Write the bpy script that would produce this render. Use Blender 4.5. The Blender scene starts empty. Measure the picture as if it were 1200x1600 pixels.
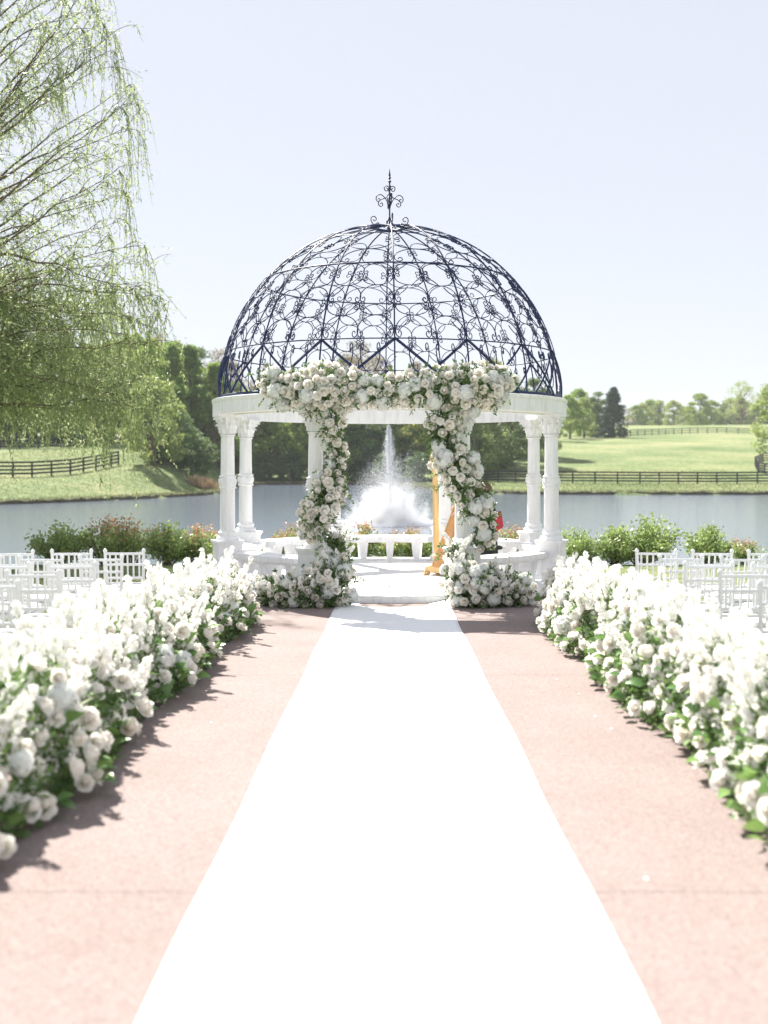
import bpy, math, random
import numpy as np
from mathutils import Vector, Quaternion, Matrix, Euler
R = math.radians
PI = math.pi
sc = bpy.context.scene
COL = sc.collection
rnd = random.Random(7)
rng = np.random.default_rng(7)

# ------------------------------------------------------------------ camera, sky, sun, exposure
FPX, CX, CY, CAMZ = 1690.0, 612.0, 722.0, 1.73       # focal length and horizon point in photo pixels
cam_d = bpy.data.cameras.new('camera'); cam = bpy.data.objects.new('camera', cam_d); COL.objects.link(cam)
cam.location = (0, 0, CAMZ); cam.rotation_euler = (R(90), 0, 0)
cam_d.sensor_fit = 'VERTICAL'; cam_d.sensor_height = 36; cam_d.sensor_width = 27
cam_d.lens = FPX / 1600 * 36
cam_d.shift_x = (600 - CX) / 1600; cam_d.shift_y = (CY - 800) / 1600
cam_d.clip_end = 5000
cam_d.dof.use_dof = True; cam_d.dof.focus_distance = 13.6; cam_d.dof.aperture_fstop = 1.5
sc.camera = cam
SUN = Vector((-0.43, 0.84, 1.0)).normalized()
w = bpy.data.worlds.new('World'); sc.world = w; w.use_nodes = True
nt = w.node_tree; nt.nodes.clear()
sky = nt.nodes.new('ShaderNodeTexSky'); sky.sky_type = 'NISHITA'; sky.sun_disc = False
sky.sun_elevation = math.asin(SUN.z); sky.sun_rotation = math.atan2(SUN.x, SUN.y)
sky.air_density = 1.0; sky.dust_density = 0.4; sky.ozone_density = 1.0; sky.altitude = 100
hs = nt.nodes.new('ShaderNodeHueSaturation'); hs.inputs['Saturation'].default_value = 0.45; hs.inputs['Value'].default_value = 0.68
bg = nt.nodes.new('ShaderNodeBackground'); bg.inputs['Strength'].default_value = 0.115
wo = nt.nodes.new('ShaderNodeOutputWorld')
veil = nt.nodes.new('ShaderNodeMix'); veil.data_type = 'RGBA'; veil.inputs[0].default_value = 0.90      # thin bright veil over the blue
veil.inputs[7].default_value = (2.03, 2.14, 2.42, 1)
nt.links.new(sky.outputs[0], hs.inputs['Color']); nt.links.new(hs.outputs[0], veil.inputs[6]); nt.links.new(veil.outputs[2], bg.inputs['Color']); nt.links.new(bg.outputs[0], wo.inputs['Surface'])
sl = bpy.data.lights.new('sun', 'SUN'); sl.energy = 4.3; sl.angle = R(0.53); sl.color = (1, 0.955, 0.88)
so = bpy.data.objects.new('sun', sl); COL.objects.link(so); so.rotation_euler = SUN.to_track_quat('Z', 'Y').to_euler(); so.location = (-20, 30, 40)
sc.view_settings.view_transform = 'Standard'; sc.view_settings.look = 'None'
sc.view_settings.exposure = 1.65; sc.view_settings.gamma = 1
sc.render.engine = 'CYCLES'
sc.cycles.max_bounces = 8; sc.cycles.diffuse_bounces = 6; sc.cycles.transparent_max_bounces = 6
sc.cycles.transmission_bounces = 4; sc.cycles.volume_bounces = 3; sc.cycles.glossy_bounces = 3; sc.cycles.use_denoising = True

def P(x, y, Y):
    """photo pixel + distance -> world point"""
    return Vector(((x - CX) * Y / FPX, Y, CAMZ - (y - CY) * Y / FPX))

# ------------------------------------------------------------------ materials
def mat(name, col, rough=0.6, noise=None, bump=None, trans=0.0, metal=0.0, col2=None, rand=False, objrand=None, spec=0.5, attr=None):
    m = bpy.data.materials.new(name); m.use_nodes = True
    n = m.node_tree.nodes; L = m.node_tree.links
    b = n['Principled BSDF']; out = n['Material Output']
    b.inputs['Roughness'].default_value = rough; b.inputs['Metallic'].default_value = metal
    b.inputs['Specular IOR Level'].default_value = spec
    b.inputs['Base Color'].default_value = (*col, 1)
    csock = None
    if col2 is not None:
        mx = n.new('ShaderNodeMix'); mx.data_type = 'RGBA'
        mx.inputs[6].default_value = (*col, 1); mx.inputs[7].default_value = (*col2, 1)
        if rand:
            g = n.new('ShaderNodeNewGeometry'); fac = g.outputs['Random Per Island']
        elif attr:
            a = n.new('ShaderNodeAttribute'); a.attribute_name = attr; fac = a.outputs['Fac']
        else:
            tc = n.new('ShaderNodeTexCoord'); nz = n.new('ShaderNodeTexNoise')
            nz.inputs['Scale'].default_value = noise or 5; nz.inputs['Detail'].default_value = 6; nz.inputs['Roughness'].default_value = 0.65
            L.new(tc.outputs['Object'], nz.inputs['Vector'])
            rp = n.new('ShaderNodeValToRGB'); rp.color_ramp.elements[0].position = 0.35; rp.color_ramp.elements[1].position = 0.65
            L.new(nz.outputs['Fac'], rp.inputs['Fac']); fac = rp.outputs['Color']
        L.new(fac, mx.inputs[0]); csock = mx.outputs[2]
    if objrand is not None:
        oi = n.new('ShaderNodeObjectInfo'); mx2 = n.new('ShaderNodeMix'); mx2.data_type = 'RGBA'; mx2.blend_type = 'MULTIPLY'
        rp2 = n.new('ShaderNodeMix'); rp2.data_type = 'RGBA'; rp2.inputs[6].default_value = (1, 1, 1, 1); rp2.inputs[7].default_value = (*objrand, 1)
        L.new(oi.outputs['Random'], rp2.inputs[0]); mx2.inputs[0].default_value = 1
        if csock: L.new(csock, mx2.inputs[6])
        else: mx2.inputs[6].default_value = (*col, 1)
        L.new(rp2.outputs[2], mx2.inputs[7]); csock = mx2.outputs[2]
    if csock: L.new(csock, b.inputs['Base Color'])
    if bump:
        tc = n.new('ShaderNodeTexCoord'); nz = n.new('ShaderNodeTexNoise'); nz.inputs['Scale'].default_value = bump[0]; nz.inputs['Detail'].default_value = 5
        bp = n.new('ShaderNodeBump'); bp.inputs['Strength'].default_value = bump[1]; bp.inputs['Distance'].default_value = bump[2]
        L.new(tc.outputs['Object'], nz.inputs['Vector']); L.new(nz.outputs['Fac'], bp.inputs['Height']); L.new(bp.outputs[0], b.inputs['Normal'])
    if trans > 0:
        t = n.new('ShaderNodeBsdfTranslucent'); ms = n.new('ShaderNodeMixShader'); ms.inputs[0].default_value = trans
        if csock: L.new(csock, t.inputs['Color'])
        else: t.inputs['Color'].default_value = (*col, 1)
        L.new(b.outputs[0], ms.inputs[1]); L.new(t.outputs[0], ms.inputs[2]); L.new(ms.outputs[0], out.inputs['Surface'])
    return m

M = {}
M['stone'] = mat('white_stone', (0.82, 0.82, 0.83), 0.7, noise=3, col2=(0.87, 0.87, 0.88), bump=(60, 0.25, 0.004), spec=0.3)
def weather(m):
    n = m.node_tree.nodes; L = m.node_tree.links; b_ = n['Principled BSDF']; src = b_.inputs['Base Color'].links[0].from_socket
    tc = n.new('ShaderNodeTexCoord'); mp = n.new('ShaderNodeMapping'); mp.inputs['Scale'].default_value = (9, 9, 1.1); nz = n.new('ShaderNodeTexNoise'); nz.inputs['Scale'].default_value = 1.6; nz.inputs['Detail'].default_value = 7; nz.inputs['Roughness'].default_value = 0.7
    L.new(tc.outputs['Object'], mp.inputs['Vector']); L.new(mp.outputs[0], nz.inputs['Vector']); rp = n.new('ShaderNodeValToRGB'); rp.color_ramp.elements[0].position = 0.34; rp.color_ramp.elements[0].color = (0.86, 0.86, 0.85, 1); rp.color_ramp.elements[1].position = 0.55
    L.new(nz.outputs['Fac'], rp.inputs['Fac']); mx = n.new('ShaderNodeMix'); mx.data_type = 'RGBA'; mx.blend_type = 'MULTIPLY'; mx.inputs[0].default_value = 1; L.new(src, mx.inputs[6]); L.new(rp.outputs[0], mx.inputs[7]); L.new(mx.outputs[2], b_.inputs['Base Color'])
weather(M['stone'])
M['floor'] = mat('marble_floor', (0.80, 0.79, 0.78), 0.45, noise=1.6, col2=(0.70, 0.70, 0.71), spec=0.4)
M['iron'] = mat('black_iron', (0.016, 0.028, 0.085), 0.5, spec=0.25)  # black iron, with the blue of sky flare put into its colour
M['white_paint'] = mat('white_paint', (0.78, 0.78, 0.80), 0.4)
M['cushion'] = mat('white_cushion', (0.84, 0.84, 0.85), 0.9, bump=(120, 0.2, 0.002))
M['petal'] = mat('cream_petal', (0.95, 0.938, 0.905), 0.6, col2=(0.94, 0.885, 0.80), attr='tone', trans=0.42, objrand=(1.0, 0.985, 0.95), spec=0.2)
M['hydra'] = mat('hydrangea_petal', (0.94, 0.945, 0.93), 0.7, col2=(0.90, 0.92, 0.87), rand=True, trans=0.4, spec=0.2)
M['spike'] = mat('spike_petal', (0.95, 0.945, 0.92), 0.7, col2=(0.92, 0.91, 0.86), rand=True, trans=0.42, spec=0.2)
M['stem'] = mat('green_stem', (0.16, 0.22, 0.07), 0.6)
M['leaf'] = mat('florist_leaf', (0.06, 0.125, 0.035), 0.45, col2=(0.2, 0.31, 0.095), rand=True, trans=0.35)
M['bigleaf'] = mat('salal_leaf', (0.10, 0.21, 0.065), 0.35, objrand=(2.2, 1.7, 1.5), trans=0.25)
M['willow'] = mat('willow_leaf', (0.25, 0.34, 0.135), 0.36, col2=(0.5, 0.54, 0.27), rand=True, trans=0.6)
M['bark'] = mat('bark', (0.10, 0.075, 0.05), 0.9, noise=6, col2=(0.17, 0.13, 0.09), bump=(20, 0.6, 0.03))
M['fol_mid'] = mat('foliage_mid', (0.14, 0.25, 0.055), 0.6, col2=(0.33, 0.45, 0.11), rand=True, trans=0.45, objrand=(1.15, 1.0, 0.75))
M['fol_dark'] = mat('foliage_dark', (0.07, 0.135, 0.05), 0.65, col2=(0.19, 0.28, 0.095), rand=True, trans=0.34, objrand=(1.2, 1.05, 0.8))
M['fol_pale'] = mat('foliage_pale', (0.22, 0.32, 0.085), 0.6, col2=(0.42, 0.48, 0.18), rand=True, trans=0.48, objrand=(1.1, 0.95, 0.8))
M['fol_brown'] = mat('foliage_budding', (0.24, 0.19, 0.12), 0.7, col2=(0.36, 0.3, 0.19), rand=True, trans=0.2)
M['fol_cedar'] = mat('foliage_cedar', (0.035, 0.068, 0.048), 0.7, col2=(0.08, 0.125, 0.075), rand=True, trans=0.18)
M['shrub'] = mat('shrub_leaf', (0.18, 0.29, 0.085), 0.45, col2=(0.43, 0.51, 0.19), rand=True, trans=0.42)
M['shrub_red'] = mat('shrub_leaf_red', (0.36, 0.27, 0.13), 0.45, col2=(0.58, 0.3, 0.2), rand=True, trans=0.4)
M['gold'] = mat('gilded_wood', (0.74, 0.51, 0.25), 0.35, metal=0.3, bump=(90, 0.15, 0.003))
M['harpwood'] = mat('harp_wood', (0.60, 0.32, 0.12), 0.35, noise=12, col2=(0.50, 0.24, 0.09))
M['string'] = mat('harp_string', (0.75, 0.72, 0.66), 0.4)
M['black_cloth'] = mat('black_cloth', (0.012, 0.012, 0.015), 0.9)
M['red_cloth'] = mat('red_cloth', (0.34, 0.012, 0.04), 0.85, noise=5, col2=(0.42, 0.03, 0.04))
M['skin'] = mat('skin', (0.62, 0.36, 0.27), 0.55)
M['hair'] = mat('hair', (0.10, 0.06, 0.035), 0.6)
M['eye'] = mat('eye', (0.05, 0.03, 0.02), 0.2)
M['lip'] = mat('lip', (0.5, 0.16, 0.15), 0.5)
M['fence'] = mat('black_fence', (0.018, 0.018, 0.02), 0.75)
M['fence_grey'] = mat('weathered_fence', (0.09, 0.085, 0.075), 0.85)
M['soil'] = mat('bank_soil', (0.05, 0.042, 0.028), 0.95, noise=3, col2=(0.10, 0.085, 0.05))
M['reed'] = mat('grass_blade', (0.18, 0.22, 0.09), 0.7, col2=(0.30, 0.30, 0.14), rand=True, trans=0.3)
M['dry'] = mat('dry_reed', (0.36, 0.24, 0.13), 0.8, col2=(0.45, 0.33, 0.20), rand=True, trans=0.2)
M['drop'] = mat('water_spray', (0.97, 0.97, 0.98), 0.3, trans=0.5)
M['runner'] = mat('aisle_cloth', (0.84, 0.84, 0.85), 0.9, bump=(300, 0.15, 0.001), spec=0.2)
M['petalfloor'] = M['spike']

def pave_mat():
    m = bpy.data.materials.new('pink_aggregate'); m.use_nodes = True
    n = m.node_tree.nodes; L = m.node_tree.links; b = n['Principled BSDF']; b.inputs['Roughness'].default_value = 0.9; b.inputs['Specular IOR Level'].default_value = 0.2
    tc = n.new('ShaderNodeTexCoord')
    v = n.new('ShaderNodeTexVoronoi'); v.inputs['Scale'].default_value = 115
    L.new(tc.outputs['Object'], v.inputs['Vector'])
    r = n.new('ShaderNodeValToRGB'); e = r.color_ramp.elements
    e[0].position = 0.0; e[0].color = (0.215, 0.168, 0.157, 1); e[1].position = 1.0; e[1].color = (0.315, 0.264, 0.250, 1)
    x = e.new(0.45); x.color = (0.262, 0.208, 0.196, 1)
    sep = n.new('ShaderNodeSeparateColor'); L.new(v.outputs['Color'], sep.inputs[0]); L.new(sep.outputs[0], r.inputs['Fac'])
    nz = n.new('ShaderNodeTexNoise'); nz.inputs['Scale'].default_value = 1.3; nz.inputs['Detail'].default_value = 7; nz.inputs['Roughness'].default_value = 0.6
    L.new(tc.outputs['Object'], nz.inputs['Vector'])
    r2 = n.new('ShaderNodeValToRGB'); r2.color_ramp.elements[0].position = 0.3; r2.color_ramp.elements[0].color = (0.90, 0.88, 0.87, 1); r2.color_ramp.elements[1].position = 0.65
    L.new(nz.outputs['Fac'], r2.inputs['Fac'])
    mx = n.new('ShaderNodeMix'); mx.data_type = 'RGBA'; mx.blend_type = 'MULTIPLY'; mx.inputs[0].default_value = 1
    L.new(r.outputs[0], mx.inputs[6]); L.new(r2.outputs[0], mx.inputs[7]); L.new(mx.outputs[2], b.inputs['Base Color'])
    bp = n.new('ShaderNodeBump'); bp.inputs['Strength'].default_value = 0.5; bp.inputs['Distance'].default_value = 0.003
    L.new(v.outputs['Distance'], bp.inputs['Height']); L.new(bp.outputs[0], b.inputs['Normal'])
    return m
M['pave'] = pave_mat()

def grass_mat():
    m = bpy.data.materials.new('meadow_grass'); m.use_nodes = True
    n = m.node_tree.nodes; L = m.node_tree.links; b = n['Principled BSDF']; b.inputs['Roughness'].default_value = 0.9; b.inputs['Specular IOR Level'].default_value = 0.1
    tc = n.new('ShaderNodeTexCoord')
    def nz(s, d=6, ro=0.6):
        k = n.new('ShaderNodeTexNoise'); k.inputs['Scale'].default_value = s; k.inputs['Detail'].default_value = d; k.inputs['Roughness'].default_value = ro
        L.new(tc.outputs['Object'], k.inputs['Vector']); return k
    a = nz(0.06); c = nz(0.9, 8, 0.75)
    r = n.new('ShaderNodeValToRGB'); e = r.color_ramp.elements
    e[0].position = 0.41; e[0].color = (0.085, 0.13, 0.05, 1); e[1].position = 0.59; e[1].color = (0.29, 0.275, 0.15, 1)
    x = e.new(0.5); x.color = (0.165, 0.21, 0.085, 1)
    ad = n.new('ShaderNodeMath'); ad.operation = 'MULTIPLY_ADD'; ad.inputs[1].default_value = 0.6
    L.new(c.outputs['Fac'], ad.inputs[0]); c.inputs['Scale'].default_value = 1.6; sm = n.new('ShaderNodeMath'); sm.operation = 'MULTIPLY'; sm.inputs[1].default_value = 0.4
    L.new(a.outputs['Fac'], sm.inputs[0]); L.new(sm.outputs[0], ad.inputs[2]); L.new(ad.outputs[0], r.inputs['Fac'])
    L.new(r.outputs[0], b.inputs['Base Color'])
    bp = n.new('ShaderNodeBump'); bp.inputs['Strength'].default_value = 0.6; bp.inputs['Distance'].default_value = 0.25
    k2 = nz(2.5, 8, 0.8); L.new(k2.outputs['Fac'], bp.inputs['Height']); L.new(bp.outputs[0], b.inputs['Normal'])
    return m
M['grass'] = grass_mat()

def water_mat():
    m = bpy.data.materials.new('pond_water'); m.use_nodes = True
    n = m.node_tree.nodes; L = m.node_tree.links; b = n['Principled BSDF']
    b.inputs['Base Color'].default_value = (0.150, 0.182, 0.232, 1); b.inputs['Roughness'].default_value = 0.09; b.inputs['IOR'].default_value = 1.33
    tc = n.new('ShaderNodeTexCoord'); mp = n.new('ShaderNodeMapping'); mp.inputs['Scale'].default_value = (0.8, 1.6, 1)
    L.new(tc.outputs['Object'], mp.inputs['Vector'])
    a = n.new('ShaderNodeTexNoise'); a.inputs['Scale'].default_value = 1.5; a.inputs['Detail'].default_value = 6; a.inputs['Roughness'].default_value = 0.6
    L.new(mp.outputs[0], a.inputs['Vector'])
    bp = n.new('ShaderNodeBump'); bp.inputs['Strength'].default_value = 0.5; bp.inputs['Distance'].default_value = 0.06
    L.new(a.outputs['Fac'], bp.inputs['Height']); L.new(bp.outputs[0], b.inputs['Normal'])
    return m
M['water'] = water_mat()

# ------------------------------------------------------------------ mesh helpers
class MB:
    def __init__(s): s.v = []; s.f = []; s.mi = []
    def add(s, V, F, mi=0):
        o = len(s.v); s.v += [tuple(p) for p in V]; s.f += [tuple(i + o for i in q) for q in F]; s.mi += [mi] * len(F)
    def box(s, c, d, rz=0.0, taper=1.0, mi=0, tilt=None):
        x, y, z = d[0] / 2, d[1] / 2, d[2] / 2
        V = [Vector((sx * x * (taper if sz < 0 else 1), sy * y * (taper if sz < 0 else 1), sz * z)) for sz in (-1, 1) for sx, sy in ((-1, -1), (1, -1), (1, 1), (-1, 1))]
        if tilt is not None: V = [tilt @ p for p in V]
        if rz: V = [Matrix.Rotation(rz, 3, 'Z') @ p for p in V]
        V = [p + Vector(c) for p in V]
        s.add(V, [(3, 2, 1, 0), (4, 5, 6, 7), (0, 1, 5, 4), (1, 2, 6, 5), (2, 3, 7, 6), (3, 0, 4, 7)], mi)
    def tube(s, pts, r, n=5, mi=0, cap=True):
        pts = [Vector(p) for p in pts]; m = len(pts)
        rr = r if isinstance(r, (list, tuple)) else [r] * m
        up = None; V = []
        for i, p in enumerate(pts):
            t = (pts[min(i + 1, m - 1)] - pts[max(i - 1, 0)])
            if t.length < 1e-9: t = Vector((0, 0, 1))
            t.normalize()
            if up is None:
                up = Vector((0, 0, 1)) if abs(t.z) < 0.9 else Vector((1, 0, 0))
            a = t.cross(up)
            if a.length < 1e-6: a = t.orthogonal()
            a.normalize(); b = a.cross(t); b.normalize(); up = b
            for k in range(n):
                q = 2 * PI * k / n
                V.append(p + (a * math.cos(q) + b * math.sin(q)) * rr[i])
        F = [(i * n + k, i * n + (k + 1) % n, (i + 1) * n + (k + 1) % n, (i + 1) * n + k) for i in range(m - 1) for k in range(n)]
        if cap: F += [tuple(range(n - 1, -1, -1)), tuple((m - 1) * n + k for k in range(n))]
        s.add(V, F, mi)
    def lathe(s, prof, n=24, c=(0, 0, 0), mi=0, closed=False, square=False):
        V = []
        for r, z in prof:
            for k in range(n):
                q = 2 * PI * (k + 0.5) / n; V.append((c[0] + r * math.cos(q), c[1] + r * math.sin(q), c[2] + z))
        m = len(prof)
        F = [(i * n + k, i * n + (k + 1) % n, (i + 1) * n + (k + 1) % n, (i + 1) * n + k) for i in range(m - 1) for k in range(n)]
        if closed: F += [((m - 1) * n + k, (m - 1) * n + (k + 1) % n, (k + 1) % n, k) for k in range(n)]
        else: F += [tuple(range(n - 1, -1, -1)), tuple((m - 1) * n + k for k in range(n))]
        s.add(V, F, mi)
    def mesh(s, name, mats, smooth=False):
        me = bpy.data.meshes.new(name); me.from_pydata(s.v, [], s.f); me.validate(); me.update()
        mats = mats if isinstance(mats, (list, tuple)) else [mats]
        for m in mats: me.materials.append(M[m])
        if len(mats) > 1 and len(me.polygons) == len(s.mi): me.polygons.foreach_set('material_index', s.mi)
        if smooth: me.polygons.foreach_set('use_smooth', [True] * len(me.polygons))
        return me
    def build(s, name, mats, parent=None, loc=(0, 0, 0), rz=0.0, smooth=False):
        return place(name, s.mesh(name, mats, smooth), parent, loc, rz)

def place(name, me, parent=None, loc=(0, 0, 0), rz=0.0, q=None, scale=None):
    o = bpy.data.objects.new(name, me); COL.objects.link(o); o.parent = parent; o.location = loc
    if q is not None: o.rotation_mode = 'QUATERNION'; o.rotation_quaternion = q
    elif rz: o.rotation_euler = (0, 0, rz)
    if scale is not None: o.scale = (scale,) * 3 if isinstance(scale, (int, float)) else scale
    return o

def autosmooth(o, ang=40):
    me = o.data
    me.polygons.foreach_set('use_smooth', [True] * len(me.polygons))
    me.set_sharp_from_angle(angle=R(ang))
    return o

def tag(o, label=None, cat=None, group=None, kind=None):
    if label: o['label'] = label
    if cat: o['category'] = cat
    if group: o['group'] = group
    if kind: o['kind'] = kind
    return o
def thing(name, label, cat, loc=(0, 0, 0), rz=0.0, group=None):
    o = bpy.data.objects.new(name, None); COL.objects.link(o); o.location = loc; o.rotation_euler = (0, 0, rz); o.empty_display_size = 0.1
    return tag(o, label, cat, group)

def npmesh(name, V, nper, matn, smooth=False):
    """V: (N*nper,3) -> mesh of N separate n-gons"""
    V = np.asarray(V, dtype=np.float32).reshape(-1, 3); nv = len(V); nf = nv // nper
    me = bpy.data.meshes.new(name); me.vertices.add(nv); me.vertices.foreach_set('co', V.ravel())
    me.loops.add(nv); me.loops.foreach_set('vertex_index', np.arange(nv, dtype=np.int32))
    me.polygons.add(nf); me.polygons.foreach_set('loop_start', np.arange(nf, dtype=np.int32) * nper)
    me.update(calc_edges=True); me.materials.append(M[matn])
    return me

def leaf_verts(C, D, ln, wd, droop=0.15, rg=rng):
    """leaf blades: C centres (N,3), D directions (N,3); lens-shaped quads, random roll"""
    N = len(C); D = D / (np.linalg.norm(D, axis=1, keepdims=True) + 1e-9)
    r = rg.normal(size=(N, 3)); S = np.cross(D, r); S /= (np.linalg.norm(S, axis=1, keepdims=True) + 1e-9)
    Nn = np.cross(S, D)
    ln = np.broadcast_to(ln, (N,))[:, None]; wd = np.broadcast_to(wd, (N,))[:, None]
    V = np.empty((N, 4, 3))
    V[:, 0] = C; V[:, 2] = C + D * ln
    mid = C + D * ln * 0.45 + Nn * ln * droop
    V[:, 1] = mid + S * wd * 0.5; V[:, 3] = mid - S * wd * 0.5
    return V.reshape(-1, 3)

# ------------------------------------------------------------------ terrain, pond, sky-lit setting
def pave_z(Y): return 0.0243 * (13.0 - Y)
LAKE = np.array([(-75, 52), (-60, 66), (-40, 76), (-29, 82), (-23, 92), (-18.5, 104), (-18, 114), (-21, 130), (-24, 150), (-12, 158), (-4, 156), (3, 140), (7, 118), (11, 109), (20, 107), (40, 107), (60, 103), (82, 70), (70, 36), (40, 29), (15, 28), (-15, 28), (-45, 32), (-68, 42)], float)
def smooth_poly(Pp, it=2):
    for _ in range(it):
        Q = np.roll(Pp, -1, 0); a = 0.75 * Pp + 0.25 * Q; b = 0.25 * Pp + 0.75 * Q
        Pp = np.stack([a, b], 1).reshape(-1, 2)
    return Pp
SHORE = smooth_poly(LAKE)
def sdf(X, Y):
    p = np.stack([X.ravel(), Y.ravel()], 1); A = SHORE; B = np.roll(SHORE, -1, 0)
    d = np.full(len(p), 1e9); ins = np.zeros(len(p), bool)
    for a, b in zip(A, B):
        ab = b - a; t = np.clip(((p - a) @ ab) / (ab @ ab), 0, 1); q = p - a - t[:, None] * ab
        d = np.minimum(d, np.hypot(q[:, 0], q[:, 1]))
        c = ((a[1] > p[:, 1]) != (b[1] > p[:, 1])) & (p[:, 0] < (b[0] - a[0]) * (p[:, 1] - a[1]) / (b[1] - a[1] + 1e-12) + a[0])
        ins ^= c
    return np.where(ins, -d, d).reshape(X.shape)
def sstep(a, b, x):
    t = np.clip((x - a) / (b - a), 0, 1); return t * t * (3 - 2 * t)
WZ = -1.5
def hbase(X, Y):
    X = np.asarray(X, float); Y = np.asarray(Y, float)
    left = np.interp(Y, [60, 85, 102, 120, 150, 200, 400, 2000], [-1.2, -0.7, 0.35, 2.1, 4.4, 6.5, 9, 9])
    cen = np.interp(Y, [100, 158, 170, 200, 300, 2000], [-1.2, -1.1, -0.5, 1.0, 5, 9])
    rig = np.interp(Y, [100, 108, 127, 140, 165, 200, 240, 280, 320, 352, 380, 430, 2000], [-1.2, -1.15, -0.86, -0.2, 1.9, 4.6, 6.9, 8.6, 11.4, 13.9, 14.2, 13.5, 12])
    near = np.interp(Y, [-40, 13, 16, 19.5, 22, 26, 40], [1.2, -0.08, -0.09, -0.12, -0.35, -1.05, -1.2])
    bx = X / np.maximum(Y, 20.)
    wl = 1 - sstep(-0.20, -0.135, bx); wr = sstep(0.05, 0.10, bx)
    far = left * wl + rig * wr + cen * np.clip(1 - wl - wr, 0, 1)
    k = sstep(30, 60, Y)
    und = 0.35 * np.sin(X * 0.045 + 1.3) * np.cos(Y * 0.03 + X * 0.012) * sstep(120, 220, Y)
    return near * (1 - k) + far * k + und
def hter(X, Y):
    X = np.asarray(X, float); Y = np.asarray(Y, float)
    d = sdf(X, Y); h = hbase(X, Y); o = -1.22 + (h + 1.22) * sstep(0, 7, d)
    return np.where(d < 0, WZ - 0.15 - np.minimum(-d * 0.35, 1.6), o)
def ht(x, y): return float(hter(np.array([x]), np.array([y]))[0])

ys = np.concatenate([np.arange(-40, -4, 4), np.arange(-4, 40, 0.8), np.arange(40, 175, 1.6), np.arange(175, 460, 5), np.arange(460, 2600, 90)])
xs = np.concatenate([np.arange(-1600, -200, 100), np.arange(-200, -70, 8), np.arange(-70, 70, 1.4), np.arange(70, 200, 8), np.arange(200, 1601, 100)])
GX, GY = np.meshgrid(xs, ys); GZ = hter(GX, GY)
me = bpy.data.meshes.new('ground'); V = np.stack([GX, GY, GZ], -1).reshape(-1, 3)
nx, ny = len(xs), len(ys); ii = np.arange(nx * ny).reshape(ny, nx)
F = np.stack([ii[:-1, :-1], ii[:-1, 1:], ii[1:, 1:], ii[1:, :-1]], -1).reshape(-1, 4)
me.from_pydata(V.tolist(), [], F.tolist()); me.materials.append(M['grass']); me.polygons.foreach_set('use_smooth', [True] * len(me.polygons))
tag(place('ground', me), kind='structure')
b = MB(); b.add([(-160, 18, WZ), (160, 18, WZ), (160, 175, WZ), (-160, 175, WZ)], [(0, 1, 2, 3)])
tag(b.build('pond_water', 'water'), kind='structure')
# eroded earth edge of the pond
b = MB(); S = smooth_poly(SHORE, 2); n = len(S); cen = S.mean(0)
V = []
for i, p in enumerate(S):
    t = S[(i + 1) % n] - S[i - 1]; nrm = np.array([t[1], -t[0]]); nrm /= np.hypot(*nrm)
    if sdf(np.array([p[0] + nrm[0]]), np.array([p[1] + nrm[1]]))[0] < 0: nrm = -nrm
    j = 0.25 * math.sin(i * 1.7) + 0.2 * math.sin(i * 0.61)
    top = -1.17 + 0.1 * math.sin(i * 2.3)
    for off, z in ((-0.35 + j * 0.4, WZ - 0.3), (-0.1 + j * 0.4, top - 0.06), (0.35, top), (1.3, -1.33)): V.append((p[0] + nrm[0] * off, p[1] + nrm[1] * off, z))
Fq = [(i * 4 + k, ((i + 1) % n) * 4 + k, ((i + 1) % n) * 4 + k + 1, i * 4 + k + 1) for i in range(n) for k in range(3)]
b.add(V, Fq); tag(b.build('pond_bank', 'soil'), kind='structure')
# grass and reeds along the far banks
def blades(name, pts, hgt, wid, matn, spread=0.3, lean=0.35):
    N = len(pts); D = np.stack([rng.normal(0, lean, N), rng.normal(0, lean, N), np.ones(N)], 1)
    C = pts + np.stack([rng.normal(0, spread, N), rng.normal(0, spread, N), np.zeros(N)], 1)
    return npmesh(name, leaf_verts(C, D, hgt * rng.uniform(0.6, 1.3, N), wid * rng.uniform(0.7, 1.3, N), 0.05), 4, matn)
E = []
for i in range(n):
    p, q = S[i], S[(i + 1) % n]
    if p[1] < 60: continue
    L_ = np.hypot(*(q - p)); k = int(L_ * 38)
    tt = rng.uniform(0, 1, (k, 1)); E.append(p + (q - p) * tt + rng.normal(0, 0.35, (k, 2)))
E = np.concatenate(E); E = np.column_stack([E, np.full(len(E), -1.28)])
tag(place('bank_grass', blades('bank_grass', E, 0.28, 0.10, 'reed', 0.2)), 'rough green grass fringing the far edge of the pond', 'grass', kind='stuff')
# tufted meadow texture on the near faces of the banks
k = 60000
X_ = rng.uniform(-46, 46, k); Y_ = rng.uniform(78, 150, k); d_ = sdf(X_, Y_)
ok = (d_ > 0.8) & (np.abs(X_ / Y_) > 0.14) | (d_ > 0.8) & (X_ / Y_ > 0.08)
X_, Y_ = X_[ok], Y_[ok]
tag(place('meadow_grass', blades('meadow_grass', np.stack([X_, Y_, hter(X_, Y_) - 0.04], 1), 0.20, 0.06, 'reed', 0.1, 0.5)), 'tufted meadow grass on the slopes beyond the pond', 'grass', kind='stuff')
k = 700; cl = P(317, 768, 112); X_ = rng.normal(cl.x, 0.6, k); Y_ = rng.normal(112, 0.6, k)
tag(place('dry_reed_clump', blades('dry_reed_clump', np.stack([X_, Y_, np.maximum(hter(X_, Y_), WZ) - 0.05], 1), 1.2, 0.08, 'dry', 0.15, 0.25)), 'clump of tan dry reeds at the tip of the left bank', 'reeds')
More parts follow.
